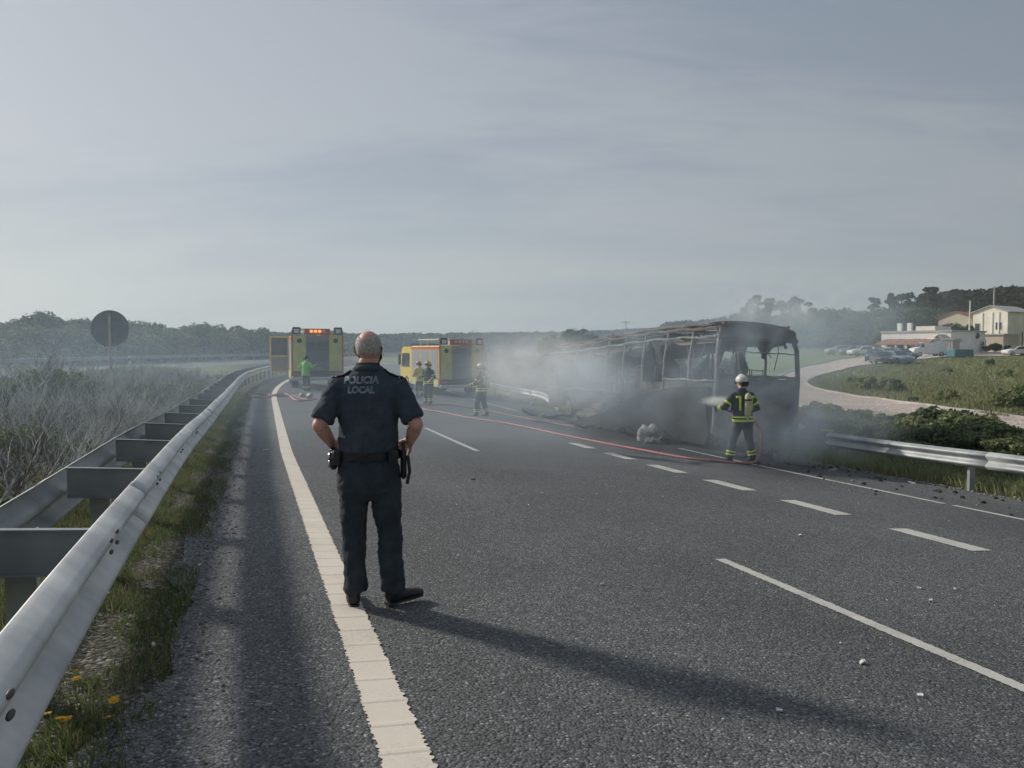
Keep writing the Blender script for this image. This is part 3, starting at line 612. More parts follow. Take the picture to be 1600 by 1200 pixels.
# ------------------------------------------------------------------ vehicles
def wheel_mb(r, w_): 
    a = MB(); prof = [(r*.62, -w_/2), (r*.93, -w_/2), (r, -w_*.36), (r, w_*.36), (r*.93, w_/2), (r*.62, w_/2)]
    n = 24; v = [(p[1], math.cos(2*math.pi*j/n)*p[0], math.sin(2*math.pi*j/n)*p[0]) for p in prof for j in range(n)]
    k = len(prof); f = [(i*n + j, i*n + (j+1) % n, ((i+1) % k)*n + (j+1) % n, ((i+1) % k)*n + j) for i in range(k) for j in range(n)]
    a.add(v, f)
    b = MB(); b.tube([(-w_*.3, 0, 0), (w_*.3, 0, 0)], r*.62, 20); b.tube([(-w_*.45, 0, 0), (w_*.45, 0, 0)], r*.2, 10)
    return a, b
def fire_truck(label, px, py, rz, scale, door=False, lit=True, grp='fire engines parked beyond the smoke'):
    """local frame: x right, y forward (cab at far end), rear face at y=0"""
    T = thing('fire_engine', label, 'fire engine', (px, py, h(px, py)), rz, grp); T.scale = (scale,)*3
    Wd, Ln, Ht = 2.5, 7.2, 3.1
    Y_ = 'fire_yellow'; D_ = 'fire_yellow_dirty'
    b = MB(); b.box(-1.25, 1.25, .06, 4.9, .95, 2.72, bev=.05); part('body', b, Y_, T)
    for X in (-1.22, 1.22):
        b = MB(); b.box(X - .03, X + .03, .0, .07, .55, 2.95, bev=.01); part('corner_trim', b, 'fire_red', T)
    for a_, c_ in ((-1.18, -.56), (.56, 1.18)):
        b = MB(); b.box(a_, c_, .0, .06, .95, 2.70, bev=.015); part('rear_panel', b, D_, T)
        q = (a_ + c_)/2; b = MB(); b.tube([(q, -.01, 2.45), (q, .02, 2.45)], .12, 16); part('rear_badge', b, 'dark_plastic', T)
    b = MB(); b.box(-.54, .54, .02, .05, .98, 2.42)
    for i in range(18): b.tube([(-.53, .018, 1.02 + i*.078), (.53, .018, 1.02 + i*.078)], (.026), 6)
    sh = part('rear_shutter', b, 'shutter', T)
    b = MB(); b.box(-.3, .3, -.03, .0, 1.02, 1.06, bev=.01); part('handle', b, 'aluminium', sh)
    b = MB(); b.box(-.56, .56, -.02, .06, 2.44, 2.72, bev=.02); part('shutter_header', b, 'header_grey', T)
    b = MB(); b.box(-1.25, 1.25, -.18, .25, .50, .66, bev=.03); part('rear_bumper', b, 'aluminium', T)
    b = MB(); b.box(-1.15, 1.15, .0, .3, .68, .93, bev=.02); part('rear_skirt', b, 'dark_plastic', T)
    for X in (-1.0, 1.0):
        b = MB(); b.box(X - .16, X + .16, -.03, .02, .72, .88, bev=.02); part('tail_lamp', b, 'lamp_red', T)
        b = MB(); b.box(X - .2, X + .2, -.02, .3, 2.76, 3.12, bev=.04); part('rear_light_box', b, 'dark_plastic', T)
        b = MB(); b.box(X - .12, X + .12, -.04, -.02, 2.82, 3.02, bev=.01); part('lamp_glass', b, 'lamp_clear', T)
    b = MB(); b.box(-.62, .62, .1, .22, 2.74, 3.05, bev=.03); part('warning_board', b, 'fire_red', T)
    for i in range(4):
        b = MB(); b.box(-.36 + i*.2, -.22 + i*.2, .06, .10, 2.86, 2.98, bev=.01); part('warning_lamp', b, 'amber_lamp' if lit and i in (0, 1, 2) else 'lamp_clear', T)
    b = MB()
    for X in (-.9, -.5): b.tube([(X, .5, 3.05), (X, 4.6, 3.05)], .035, 6)
    for i in range(13): b.tube([(-.9, .6 + i*.32, 3.05), (-.5, .6 + i*.32, 3.05)], .02, 6)
    for yy in (.8, 4.2): b.tube([(-.9, yy, 2.7), (-.9, yy, 3.05)], .02, 6); b.tube([(-.5, yy, 2.7), (-.5, yy, 3.05)], .02, 6)
    part('roof_ladder', b, 'aluminium', T)
    b = MB(); b.box(.2, 1.0, .7, 3.8, 2.72, 2.98, bev=.03); part('roof_locker', b, 'aluminium', T)
    for sgn in (-1, 1):
        for i in range(3):
            y0_ = .25 + i*1.55; b = MB(); X = sgn*1.25
            b.box(min(X, X + sgn*.015), max(X, X + sgn*.015), y0_, y0_ + 1.35, 1.0 + (.35 if i == 1 else 0), 2.5)
            for q in range(14 if i != 1 else 10): b.tube([(X + sgn*.015, y0_, 2.44 - q*.105), (X + sgn*.015, y0_ + 1.35, 2.44 - q*.105)], .02, 4)
            part('side_shutter', b, 'aluminium', T)
        b = MB(); b.box(min(sgn*1.252, sgn*1.262), max(sgn*1.252, sgn*1.262), .1, 4.85, 2.52, 2.66); part('side_stripe', b, 'fire_red', T)
        b = MB(); b.box(sgn*1.25 - .04, sgn*1.25 + .02, .1, 4.9, .55, .94); part('side_skirt', b, D_, T)
    # cab
    b = MB(); b.prism([(5.0, .6), (7.15, .6), (7.2, 1.35), (6.95, 2.45), (6.6, 2.68), (5.0, 2.68)], -1.2, 1.2, 'x'); cabo = part('cab', b, Y_, T)
    b = MB(); b.prism([(7.205, 1.4), (6.98, 2.38), (6.955, 2.38), (7.18, 1.4)], -1.08, 1.08, 'x'); part('windscreen', b, 'glass', cabo)
    for sgn in (-1, 1):
        b = MB(); b.prism([(5.35, 1.5), (6.95, 1.5), (6.75, 2.3), (5.35, 2.3)], sgn*1.195, sgn*1.21, 'x'); part('side_window', b, 'glass', cabo)
        b = MB(); b.box(sgn*1.35 - .08, sgn*1.35 + .08, 6.8, 6.95, 1.6, 2.2, bev=.03); b.tube([(sgn*1.2, 6.9, 2.2), (sgn*1.4, 6.87, 2.15)], .02, 6); part('mirror', b, 'dark_plastic', cabo)
    b = MB(); b.box(-.9, .9, 6.1, 6.4, 2.7, 2.86, bev=.03); part('light_bar', b, 'car_blue', cabo)
    b = MB(); b.box(-1.2, 1.2, 7.1, 7.35, .45, .85, bev=.04); part('front_bumper', b, 'dark_plastic', cabo)
    b = MB(); b.box(-.5, .5, .1, 6.9, .55, .8); part('chassis', b, 'dark_plastic', T)
    for X in (-1.05, 1.05):
        for Y in (1.55, 5.9):
            a_, r_ = wheel_mb(.5, .32); wo_ = part('wheel', a_, 'tyre', T, smooth=False, loc=(X, Y, .5)); part('rim', r_, 'rim', wo_)
    if door:
        dm = MB()
        for q in ((0, .09, 0, 2.0), (.96, 1.05, .35, 2.0)): dm.box(q[0], q[1], -.04, .04, q[2], q[3], bev=.01)
        dm.box(.09, .96, -.04, .04, 1.9, 2.0, bev=.01); dm.box(.09, .96, -.04, .04, .86, .95, bev=.01); dm.box(.09, .96, -.04, .04, .0, .08, bev=.01)
        dd = part('open_door', dm, Y_, T, loc=(-1.22, 5.0, .75), rot=(0, 0, R(180 - 8)))
        b = MB(); b.box(.09, .96, -.01, .01, .95, 1.9); part('door_window', b, 'glass', dd); b = MB(); b.box(.09, .96, -.03, .03, .08, .86, bev=.01); part('door_lining', b, 'header_grey', dd)
    return T
x, y, _ = atd(497, 610, 38); heading = _a
t1 = fire_truck('yellow fire engine with lit amber lamps and an open cab door', *atd(497, 600, 38.0)[:2], _a*.98, 1.0, door=True)
t2 = fire_truck('yellow fire engine half veiled in smoke, angled so its left flank shows', *atd(722, 600, 40.5)[:2], _a + R(7), 1.0, lit=False)

def car_mesh(kind):
    if kind == 'van': prof = [(-2.3, .35), (2.2, .35), (2.35, .75), (2.2, 1.1), (1.6, 1.25), (.95, 1.92), (-2.2, 1.98), (-2.35, 1.6)]; win = [(.85, 1.3), (1.5, 1.3), (.98, 1.8), (.85, 1.8)]; L_ = 1.5; r = .33
    else: prof = [(-2.05, .32), (2.0, .32), (2.12, .6), (1.95, .82), (1.05, .95), (.35, 1.42), (-1.15, 1.45), (-1.85, 1.0), (-2.1, .92)]; win = [(.95, .97), (.32, 1.37), (-1.1, 1.39), (-1.65, 1.0)]; L_ = 1.35; r = .31
    return prof, win, L_, r
def build_car(label, kind, paintm, loc, rz, grp):
    prof, win, wb, r = car_mesh(kind); T = thing('parked_van' if kind == 'van' else 'parked_car', label, kind if kind == 'van' else 'car', loc, rz, grp)
    b = MB(); n = len(prof); hw = .86; v = []
    for X, ins in ((-hw, .10), (-hw + .08, 0), (hw - .08, 0), (hw, .10)):
        for (yy, zz_) in prof:
            t_ = .16*max(0, (zz_ - .9))/.55; xx = X*(1 - t_*.9)
            cy_, cz_ = 0, .75; v.append((xx, yy + (cy_ - yy)*ins*.4, zz_ + (cz_ - zz_)*ins*.6))
    f = [tuple(range(n))[::-1], tuple(range(3*n, 4*n))] + [(k_*n + i, k_*n + (i+1) % n, (k_+1)*n + (i+1) % n, (k_+1)*n + i) for k_ in range(3) for i in range(n)]
    b.add(v, f); part('body', b, paintm, T)
    for sgn in (-1, 1):
        w2 = MB(); vs = []
        for th in (0, .02):
            for (yy, zz_) in win:
                t_ = .16*max(0, (zz_ - .9))/.55; vs.append((sgn*(hw + .003 + th - .01)*(1 - t_*.9), yy, zz_ - .02))
        m_ = len(win); w2.add(vs, [tuple(range(m_)), tuple(range(m_, 2*m_))[::-1]] + [(i, (i+1) % m_, m_ + (i+1) % m_, m_ + i) for i in range(m_)]); part('side_window', w2, 'glass', T)
    fr, bk = (((1.02, .985), (.40, 1.41)) if kind != 'van' else ((1.55, 1.30), (1.0, 1.86))), (((-1.2, 1.43), (-1.80, 1.04)) if kind != 'van' else ((-2.262, 1.80), (-2.335, 1.35)))
    for nm, ((ya, za), (yb, zb)) in (('windscreen', fr), ('rear_window', bk)):
        b = MB(); d = Vector((0, zb - za, -(yb - ya))).normalized()*.02
        if d.y*(1 if nm == 'windscreen' else -1) < 0: d = -d
        P_ = [(-.68, ya, za), (.68, ya, za), (.62, yb, zb), (-.62, yb, zb)]
        b.add(P_ + [(p[0], p[1] + d.y, p[2] + d.z) for p in P_], [(0, 1, 2, 3), (7, 6, 5, 4), (0, 1, 5, 4), (1, 2, 6, 5), (2, 3, 7, 6), (3, 0, 4, 7)]); part(nm, b, 'glass', T)
    a_, r_ = wheel_mb(r, .2); am = a_.mesh('wheel', 'tyre'); rm = r_.mesh('rim', 'rim')
    for X in (-.78, .78):
        for Y in (-wb, wb): o = link('wheel', am, T, (X, Y, r)); link('rim', rm, o)
    for X in (-.6, .6):
        b = MB(); b.box(X - .14, X + .14, prof[2][0] - .16, prof[2][0] - .03, .62, .76, bev=.02); part('headlight', b, 'lamp_clear', T)
        b = MB(); b.box(X - .12, X + .12, prof[-1][0] - .03, prof[-1][0] + .08, .72, .88, bev=.02); part('tail_lamp', b, 'lamp_red', T)
    return T
CARG = 'vehicles parked at the village'
def gl(u, v): x, y = G(u, v); return (x, y, h(x, y))
proto = {}
specs = [(1377, 569.5, 'graphite', 165, 'dark grey car parked nearest the grass at the road bend'), (1400, 568.5, 'lightblue', 190, 'pale blue car parked nose out at the head of the bend'), (1366, 564.5, 'blue', 150, 'dark blue car in the parked cluster, leftmost'),
    (1386, 563, 'silver', 175, 'silver car in the middle of the parked cluster'), (1408, 562, 'graphite', 200, 'charcoal car at the right end of the parked cluster'), (1373, 559.5, 'white', 160, 'white car in the second rank of the cluster'),
    (1395, 559, 'silver', 185, 'silver car at the back of the cluster'), (1348, 556, 'white', 95, 'white car standing alone left of the cluster'), (1332, 554.5, 'silver', 85, 'silver car furthest left on the village street'),
    (1358, 552.8, 'black', 80, 'black car in front of the low white restaurant'), (1312, 553.8, 'silver', 90, 'light car half lost in smoke on the street'), (1590, 555.5, 'white', 92, 'white car cut by the right edge of the frame'), (1472, 552.3, 'white', 88, 'white car behind the van by the cage')]
for (u, v, c, a, lb) in specs:
    m_ = 'white_paint' if c == 'white' else 'car_' + c
    if c not in proto: proto[c] = build_car(lb, 'car', m_, gl(u, v), R(a), CARG)
    else: clone(proto[c], lb, gl(u, v), R(a), CARG)
build_car('white van parked side on at the top of the grass slope', 'van', 'white_paint', gl(1449, 557), R(90), CARG)

# ------------------------------------------------------------------ village
mat('cream_wall', (.86, .80, .68), .85, var=.10, scale=.5, bump=.1); mat('tan_wall', (.56, .48, .38), .85, var=.1, scale=.5); mat('brown_wall', (.17, .13, .115), .8, var=.12, scale=.6)
mat('white_wall', (.86, .84, .80), .85, var=.08, scale=.6); mat('grey_wall', (.33, .32, .31), .85, var=.1, scale=.6); mat('clay_tile', (.30, .13, .08), .85, var=.25, scale=2)
mat('roof_metal', (.45, .44, .42), .5, var=.1); mat('teal_paint', (.05, .15, .18), .5, var=.1); mat('concrete', (.36, .35, .33), .9, var=.1, scale=1)
def bld(name, label, u0, u1, v_base, v_top, dist, depth, wall, roof='flat', rise=.8, wins=(), side=None, roofm='roof_metal'):
    xa, ya, _ = atd(u0, v_base, dist); xb = atd(u1, v_base, dist)[0]; ra = -math.atan2((xa + xb)/2, dist) - R(26); zt = atd(u0, v_top, dist)[2]; g = min(h(xa, dist), h(xb, dist))
    T = thing(name, label, 'building', ((xa + xb)/2, dist, g - .3), ra); hw = (xb - xa)/2*math.cos(ra + R(26))*1.06; Hh = zt - g + .3
    b = MB()
    if roof == 'gable': b.prism([(-hw, 0), (hw, 0), (hw, Hh), (hw*.0, Hh + rise), (-hw, Hh)], 0, depth, 'y')
    else: b.box(-hw, hw, 0, depth, 0, Hh)
    part('wall', b, wall, T)
    b = MB()
    if roof == 'gable':
        for sgn in (-1, 1): b.add([(0, -.3, Hh + rise + .03), (0, depth + .3, Hh + rise + .03), (sgn*(hw + .4), depth + .3, Hh - .1), (sgn*(hw + .4), -.3, Hh - .1), (0, -.3, Hh + rise + .18), (0, depth + .3, Hh + rise + .18), (sgn*(hw + .4), depth + .3, Hh + .05), (sgn*(hw + .4), -.3, Hh + .05)], [(0, 1, 2, 3), (4, 5, 6, 7), (0, 3, 7, 4), (1, 2, 6, 5), (2, 3, 7, 6)])
    else: b.box(-hw - .2, hw + .2, -.2, depth + .2, Hh + .002, Hh + .25)
    part('roof', b, roofm, T)
    for (fu0, fu1, fz0, fz1, nm) in wins:
        X0, X1 = -hw + 2*hw*fu0, -hw + 2*hw*fu1; Z0, Z1 = Hh*fz0, Hh*fz1
        b = MB()
        for q in ((X0 - .1, X0, Z0 - .1, Z1 + .1), (X1, X1 + .1, Z0 - .1, Z1 + .1), (X0, X1, Z0 - .1, Z0), (X0, X1, Z1, Z1 + .1)): b.box(q[0], q[1], -.07, -.002, q[2], q[3])
        wn = part(nm, b, 'concrete', T); b = MB(); b.box(X0, X1, -.03, -.004, Z0, Z1); part('pane' if nm == 'window' else 'leaf', b, 'glass' if nm == 'window' else 'dark_plastic', wn)
    return T, hw, Hh
T, hw, Hh = bld('warehouse', 'cream gabled warehouse, the tallest building of the village, at the right edge', 1517, 1574, 550, 488, 139, 9, 'cream_wall', 'gable', 1.1, [(.08, .2, .55, .72, 'window'), (.68, .82, .58, .74, 'window'), (.36, .52, .0, .42, 'door'), (.62, .95, .0, .3, 'door')])
b = MB(); b.box(hw*.5, hw*1.0, -1.2, -.01, 2.6, 2.75); part('canopy', b, 'dark_plastic', T)
for q in (-.45, .12, .5):
    b = MB(); b.box(hw*q - .12, hw*q + .12, -.12, -.003, 0, Hh); part('pilaster', b, 'white_wall', T)
T, hw, Hh = bld('warehouse', 'brown clad flat warehouse touching the cream one, cut by the frame', 1575, 1690, 550, 487, 141, 28, 'brown_wall', wins=[(.25, .4, .1, .25, 'window')])
T, hw, Hh = bld('warehouse', 'long tan gabled hall behind the dark round tree', 1464, 1518, 530, 497, 152, 26, 'tan_wall', 'gable', 1.2, [(.1, .2, .5, .8, 'window')], roofm='clay_tile')
T, hw, Hh = bld('annexe', 'low tan annexe with an open doorway below the cream warehouse', 1508, 1568, 552, 524, 133, 5.5, 'tan_wall', wins=[(.12, .28, .0, .75, 'door'), (.4, .5, .45, .75, 'window')])
T, hw, Hh = bld('restaurant', 'long low white restaurant with a grey upper storey band and tiled porch', 1372, 1486, 549, 519, 124, 12, 'white_wall', wins=[(.1, .2, .1, .7, 'window'), (.26, .33, .1, .7, 'window'), (.38, .44, .0, .65, 'door'), (.5, .58, .1, .7, 'window'), (.64, .75, .1, .7, 'window'), (.8, .93, .0, .75, 'door')])
b = MB(); b.prism([(-3.2, 1.9), (0, 2.7), (0, 2.55), (-3.2, 1.75)], -hw*.9, hw*.6, 'x'); part('porch_roof', b, 'clay_tile', T)
for i in range(6):
    b = MB(); b.box(-hw*.88 + i*hw*.29, -hw*.88 + i*hw*.29 + .25, -3.1, -2.85, 0, 1.9); part('porch_column', b, 'white_wall', T)
b = MB(); b.box(-hw*.2, hw*.35, 2.5, 8, Hh + .26, Hh + 1.0); part('upper_storey', b, 'cream_wall', T)
for q in (-.75, -.45):
    b = MB(); b.box(hw*q - .3, hw*q + .3, 3, 3.6, Hh + .26, Hh + 1.6); part('chimney', b, 'white_wall', T)
T, hw, Hh = bld('shed', 'small grey shed with a pitched metal roof between restaurant and cage', 1458, 1474, 552, 533, 119, 5, 'grey_wall', 'gable', .9, [(.25, .75, .0, .6, 'door')])
T, hw, Hh = bld('yard_wall', 'grey block wall running beside the teal cage', 1474, 1489, 553, 531, 117, 2, 'grey_wall')
# teal cage of scaffolding pipes
x, y, z = gl(1504, 557); cg = thing('cage', 'teal slatted cage with a solid lower panel by the yard wall', 'cage', (x, 113, h(x, 113))); sc_ = 113/1200
b = MB(); b.box(-1.75, 1.75, 0, 2.0, 0, .75); part('base_panel', b, 'teal_paint', cg)
for i in range(10):
    b = MB(); b.box(-1.75 + i*.385, -1.67 + i*.385, -.02, .06, .75, 2.5); part('slat', b, 'galvanised_post', cg)
b = MB(); b.box(-1.8, 1.8, -.05, 2.0, 2.5, 2.62); part('top_frame', b, 'white_paint', cg)
def pole(label, u, vt, dist, r, m, name='utility_pole', arms=0):
    x, _, zt = atd(u, vt, dist); g = h(x, dist); T = thing(name, label, 'pole', (x, dist, g)); b = MB(); b.tube([(0, 0, -.5), (0, 0, zt - g)], [r, r*.7], 8); part('shaft', b, m, T)
    for i in range(arms): 
        b = MB(); b.box(-.9, .9, -.06, .06, zt - g - .5 - i*.9, zt - g - .38 - i*.9); part('crossarm', b, m, T)
pole('slim white pole in front of the cream warehouse', 1516, 470, 128, .16, 'white_paint', arms=0)
pole('grey mast rising above the warehouse against the dark hill', 1554, 447, 175, .25, 'galvanised_post')
pole('dark post beside the white car at the right edge', 1597, 518, 118, .2, 'rusted_steel')
pole('thin distant pole above the coach roof', 978, 500, 150, .1, 'rusted_steel', arms=1)
pole('far pole with crossarm in the middle distance behind the second fire engine', 738, 516, 200, .12, 'rusted_steel', arms=2)
b = MB(); b.box(-1.3, 1.3, -1, 1, 0, 1.1, bev=.1); onething('skip', b.mesh('skip', 'teal_paint'), 'low teal bin below the slatted cage', 'bin', gl(1500, 558.5))

# ------------------------------------------------------------------ vegetation
leafmat('leaf_dark', (.024, .040, .020), (.085, .12, .050)); leafmat('leaf_mid', (.05, .08, .035), (.22, .26, .11)); leafmat('leaf_bright', (.09, .13, .02), (.23, .27, .05)); leafmat('leaf_euc', (.018, .03, .02), (.06, .08, .045))
leafmat('grass_green', (.085, .125, .045), (.24, .29, .11)); leafmat('grass_dry', (.16, .14, .08), (.36, .32, .19)); leafmat('leaf_verge', (.09, .125, .06), (.33, .36, .17)); leafmat('leaf_verge_dark', (.05, .08, .045), (.19, .23, .12)); leafmat('grass_field', (.15, .19, .09), (.36, .39, .20)); leafmat('leaf_hill', (.010, .018, .012), (.030, .045, .026))
mat('bark', (.07, .055, .045), .9, var=.25, scale=4, bump=.5); mat('dead_wood', (.34, .34, .34), .9, col2=(.66, .67, .67), scale=3); mat('dark_wood', (.15, .14, .135), .9, var=.3, scale=6)
def leaves(n, blobs, size, rngx, flat=.35):
    """n leaf quads spread through a union of ellipsoids"""
    wts = np.array([b[3]*b[4]*b[5] for b in blobs])**.67; idx = rngx.choice(len(blobs), n, p=wts/wts.sum()); B = np.array(blobs)[idx]
    d = rngx.normal(size=(n, 3)); d /= np.linalg.norm(d, axis=1)[:, None]
    r = rngx.uniform(.35, 1.0, n)**.5; P = B[:, :3] + d*B[:, 3:6]*r[:, None]
    nr = d + rngx.normal(size=(n, 3))*.7; nr /= np.linalg.norm(nr, axis=1)[:, None]
    a = np.cross(nr, rngx.normal(size=(n, 3))); a /= np.linalg.norm(a, axis=1)[:, None]; b = np.cross(nr, a)
    s = size*rngx.uniform(.5, 1.3, n)[:, None]
    V = np.stack([P - a*s - b*s*.5, P + a*s*.2 - b*s*.7, P + a*s + b*s*.3, P - a*s*.3 + b*s*.8], 1).reshape(-1, 3)
    return V
def qmesh(name, V, m, k=4):
    me = bpy.data.meshes.new(name); n = len(V)//k
    me.vertices.add(len(V)); me.vertices.foreach_set('co', V.astype(np.float32).ravel())
    me.loops.add(n*k); me.loops.foreach_set('vertex_index', np.arange(n*k, dtype=np.int32))
    me.polygons.add(n); me.polygons.foreach_set('loop_start', np.arange(0, n*k, k, dtype=np.int32)); me.polygons.foreach_set('loop_total', np.full(n, k, dtype=np.int32))
    me.materials.append(MATS[m]); me.update(calc_edges=True); me.validate(); return me
def crown(seed, kind):
    q = np.random.default_rng(seed)
    if kind == 'round':
        bl = [(q.uniform(-.62, .62), q.uniform(-.62, .62), q.uniform(.36, .78), q.uniform(.26, .46), q.uniform(.26, .46), q.uniform(.18, .30)) for _ in range(13)] + [(0, 0, .5, .6, .6, .35)]
    elif kind == 'tall':
        bl = []
        for _ in range(24):
            z = q.uniform(.32, .97); rr2 = .26*(1.15 - z) + .04; bl.append((q.uniform(-1, 1)*rr2, q.uniform(-1, 1)*rr2, z, q.uniform(.035, .085), q.uniform(.035, .085), q.uniform(.03, .06)))
    else:
        bl = [(q.uniform(-.7, .7), q.uniform(-.7, .7), q.uniform(.2, .7), q.uniform(.2, .4), q.uniform(.2, .4), q.uniform(.15, .32)) for _ in range(12)]
    return bl
def make_tree(name, label, cat, kind, leafm, Hh, rad, seed, n, size, loc, grp=None, trunk=True):
    T = thing(name, label, cat, loc, 0, grp)
    bl = [(a*rad, b_*rad, c*Hh, d*rad, e*rad, f_*Hh) for a, b_, c, d, e, f_ in crown(seed, kind)]
    V = leaves(n, bl, size, np.random.default_rng(seed+99)); V[:, 2] = np.maximum(V[:, 2], .0)
    link('crown', qmesh('crown', V, leafm), T)
    b = MB(); q = random.Random(seed); tz = Hh*(.45 if kind != 'tall' else .9); r0 = Hh*.025 + .03
    b.tube([(0, 0, -.3), (q.uniform(-.1, .1)*rad*.4, 0, tz*.4), (q.uniform(-.1, .1)*rad, 0, tz)], [r0, r0*.75, r0*.35], 7)
    for i in range(6):
        t_ = bl[i % len(bl)]; z0 = tz*q.uniform(.35, .8); b.tube([(0, 0, z0), (t_[0]*.5, t_[1]*.5, (z0 + t_[2])/2 + .05), (t_[0], t_[1], t_[2])], [r0*.5, r0*.3, r0*.12], 5)
    part('trunk', b, 'bark', T); return T
tp = [make_tree('holm_oak', 'rounded dark green oak in the dense tree line beyond the opposite carriageway', 'tree', 'round', 'leaf_dark' if i % 2 else 'leaf_mid', 5.0, 3.2, 11+i, 5200, .17, (-60 - i*5, 88, 0), 'tree line beyond the opposite carriageway') for i in range(5)]
def top_v(u): return float(np.interp(u, [-60, 0, 20, 40, 62, 80, 95, 110, 120, 135, 150, 190, 205, 230, 260, 300, 350, 400, 430, 445, 470], [512, 510, 508, 500, 494, 500, 503, 500, 508, 503, 498, 498, 508, 507, 511, 511, 512, 516, 521, 526, 530]))
ti = 0
for row_, (dist, du, dvv) in enumerate(((104, 23, 0), (90, 26, 9), (77, 30, 17))):
    for u in np.arange(-70, 470 - row_*35, du):
        uu = u + random.uniform(-5, 5); d = dist + random.uniform(-5, 5)
        d = d if uu < 300 else d + (uu - 300)*.16 + (0 if row_ == 0 else 4)
        x = (uu - 800)/1200*d; s_, o_ = so(x, d)
        if o_ > -21: 
            continue
        g = h(x, d); zt = CAMZ + (545 - (top_v(uu) + dvv + random.uniform(-2, 6)))/1200*d; hh = max(1.6, zt - g)
        tl = 'rounded oak in the ' + ('back', 'middle', 'front')[row_] + ' of the tree line, ' + ('left of the round sign' if uu < 135 else 'behind the round sign' if uu < 210 else 'right of the round sign' if uu < 390 else 'next to the open cab door')
        if ti < 5: o = tp[ti]; o.location = (x, d, g); o['label'] = tl
        else: o = clone(tp[ti % 5], tl, (x, d, g))
        o.rotation_euler = (0, 0, random.uniform(0, 6.28)); wd = random.uniform(.85, 1.2); o.scale = (wd, wd, hh/4.6); ti += 1
# low scrub at the foot of the tree line and along the right verge behind the coach
sp_ = [make_tree('scrub_bush', 'low dense green scrub bush at the foot of the tree line', 'bush', 'bush', 'leaf_mid' if i else 'leaf_dark', 2.0, 1.5, 41+i, 1500, .13, (0, 0, 0), 'scrub below the tree line') for i in range(3)]
si = 0
for s in np.arange(40, 150, 2.6):
    o_ = -21.5 - random.uniform(0, 3.5); x, y = W(float(s), o_)
    o = sp_[si] if si < 3 else clone(sp_[si % 3], None, (0, 0, 0)); o['label'] = 'low scrub bush at the foot of the tree line, ' + ('left of the round sign' if 800 + 1200*x/y < 172 else 'right of the round sign'); o.location = (x, y, h(x, y)); o.rotation_euler = (0, 0, random.uniform(0, 6)); q = random.uniform(.7, 1.25); o.scale = (q*1.2, q*1.2, q*.8); si += 1
for s in np.arange(34, 150, 2.2):
    for o_ in (14.5 + random.uniform(0, 2), 20 + random.uniform(0, 8)):
        x, y = W(float(s), o_); q = random.uniform(.8, 1.5)*(1.0 if o_ < 18 else 1.4)
        if 800 + 1200*x/y > 1190: continue
        o = clone(sp_[random.randrange(3)], 'dense green bush on the verge behind the smoke and the coach', (x, y, h(x, y)), random.uniform(0, 6), 'bushes behind the coach', (q*1.2, q*1.2, q))
for i in range(80):
    u = random.uniform(545, 900); d = random.uniform(150, 190); x = (u - 800)/1200*d
    if so(x, d)[1] > -21 and so(x, d)[1] < 16: continue
    g = h(x, d); hg = (CAMZ + random.uniform(9, 15)/1200*d - g); o = clone(tp[i % 5], 'low dark tree in the far woods behind the fire engines', (x, d, g), random.uniform(0, 6), 'far woods behind the fire engines'); o.scale = (1.3, 1.3, hg/4.6)
# far trees seen one by one on the skyline to the right
ep = [make_tree('eucalyptus', 'tall thin crowned eucalyptus on the skyline above the coach', 'tree', 'tall', 'leaf_euc', 12, 12, 61+i, 2600, .24, (0, 0, 0), 'eucalyptus trees on the skyline') for i in range(3)]
ei = 0
def sky_tree(u, vt, dist, hgt, lab=None, pr=None, wsc=1.0, grp=None):
    global ei
    x, _, zt = atd(u, vt, dist); 
    if pr is None:
        o = ep[ei] if ei < 3 else clone(ep[ei % 3], None, (0, 0, 0)); ei += 1; base = 12.0
    else: o = clone(pr, lab, (0, 0, 0), None, grp); base = 5.0
    sc2 = hgt/base; o.location = (x, dist, zt - hgt); o.scale = (sc2*wsc, sc2*wsc, sc2); o.rotation_euler = (0, 0, random.uniform(0, 6))
    if pr is None and lab: o['label'] = lab
for u, vt, dd, hg, ws in ((1182, 463, 175, 15, 1), (1202, 462, 178, 15, .9), (1222, 464, 176, 15, 1.0), (1250, 465, 180, 15, 1.1), (1165, 476, 172, 13, 1), (1150, 483, 170, 12, 1.1), (1235, 470, 182, 14, 1), (1270, 478, 182, 13, 1.2), (1130, 490, 168, 11, 1.2)): sky_tree(u, vt, dd, hg, wsc=ws)
for u, vt, dd, hg, ws in ((1367, 465, 260, 14, 1.1), (1392, 455, 262, 17, .9), (1412, 452, 262, 18, 1.0), (1424, 460, 262, 15, 1), (1455, 445, 280, 20, 1.3), (1437, 458, 262, 15, 1)): sky_tree(u, vt, dd, hg, 'tall eucalyptus standing out of the wooded hill right of centre', wsc=ws)
SLG = 'wooded belt behind the village street'
for i in range(58):
    u = random.uniform(1120, 1460); d = random.uniform(150, 240); x = (u - 800)/1200*d; g = h(x, d); vt = float(np.interp(u, [1120, 1180, 1260, 1350, 1420, 1470], [503, 497, 488, 486, 482, 488])) + (240 - d)*.16 + random.uniform(-3, 4)
    zt = atd(u, vt, d)[2]; hg = max(4, zt - g); o = clone(tp[random.randrange(5)], 'dark broadleaf tree in the wooded belt behind the village street', (x, d, g), random.uniform(0, 6), SLG); o.scale = (hg/4.6*.8, hg/4.6*.8, hg/4.6)
o = clone(tp[1], 'round dark tree in front of the tan hall, behind the restaurant', gl(1498, 548)[:2] + (0,), 1.0, 'trees of the village'); x, _, _ = atd(1497, 530, 131); o.location = (x, 131, h(x, 131)); o.scale = (1.1, 1.0, .98)
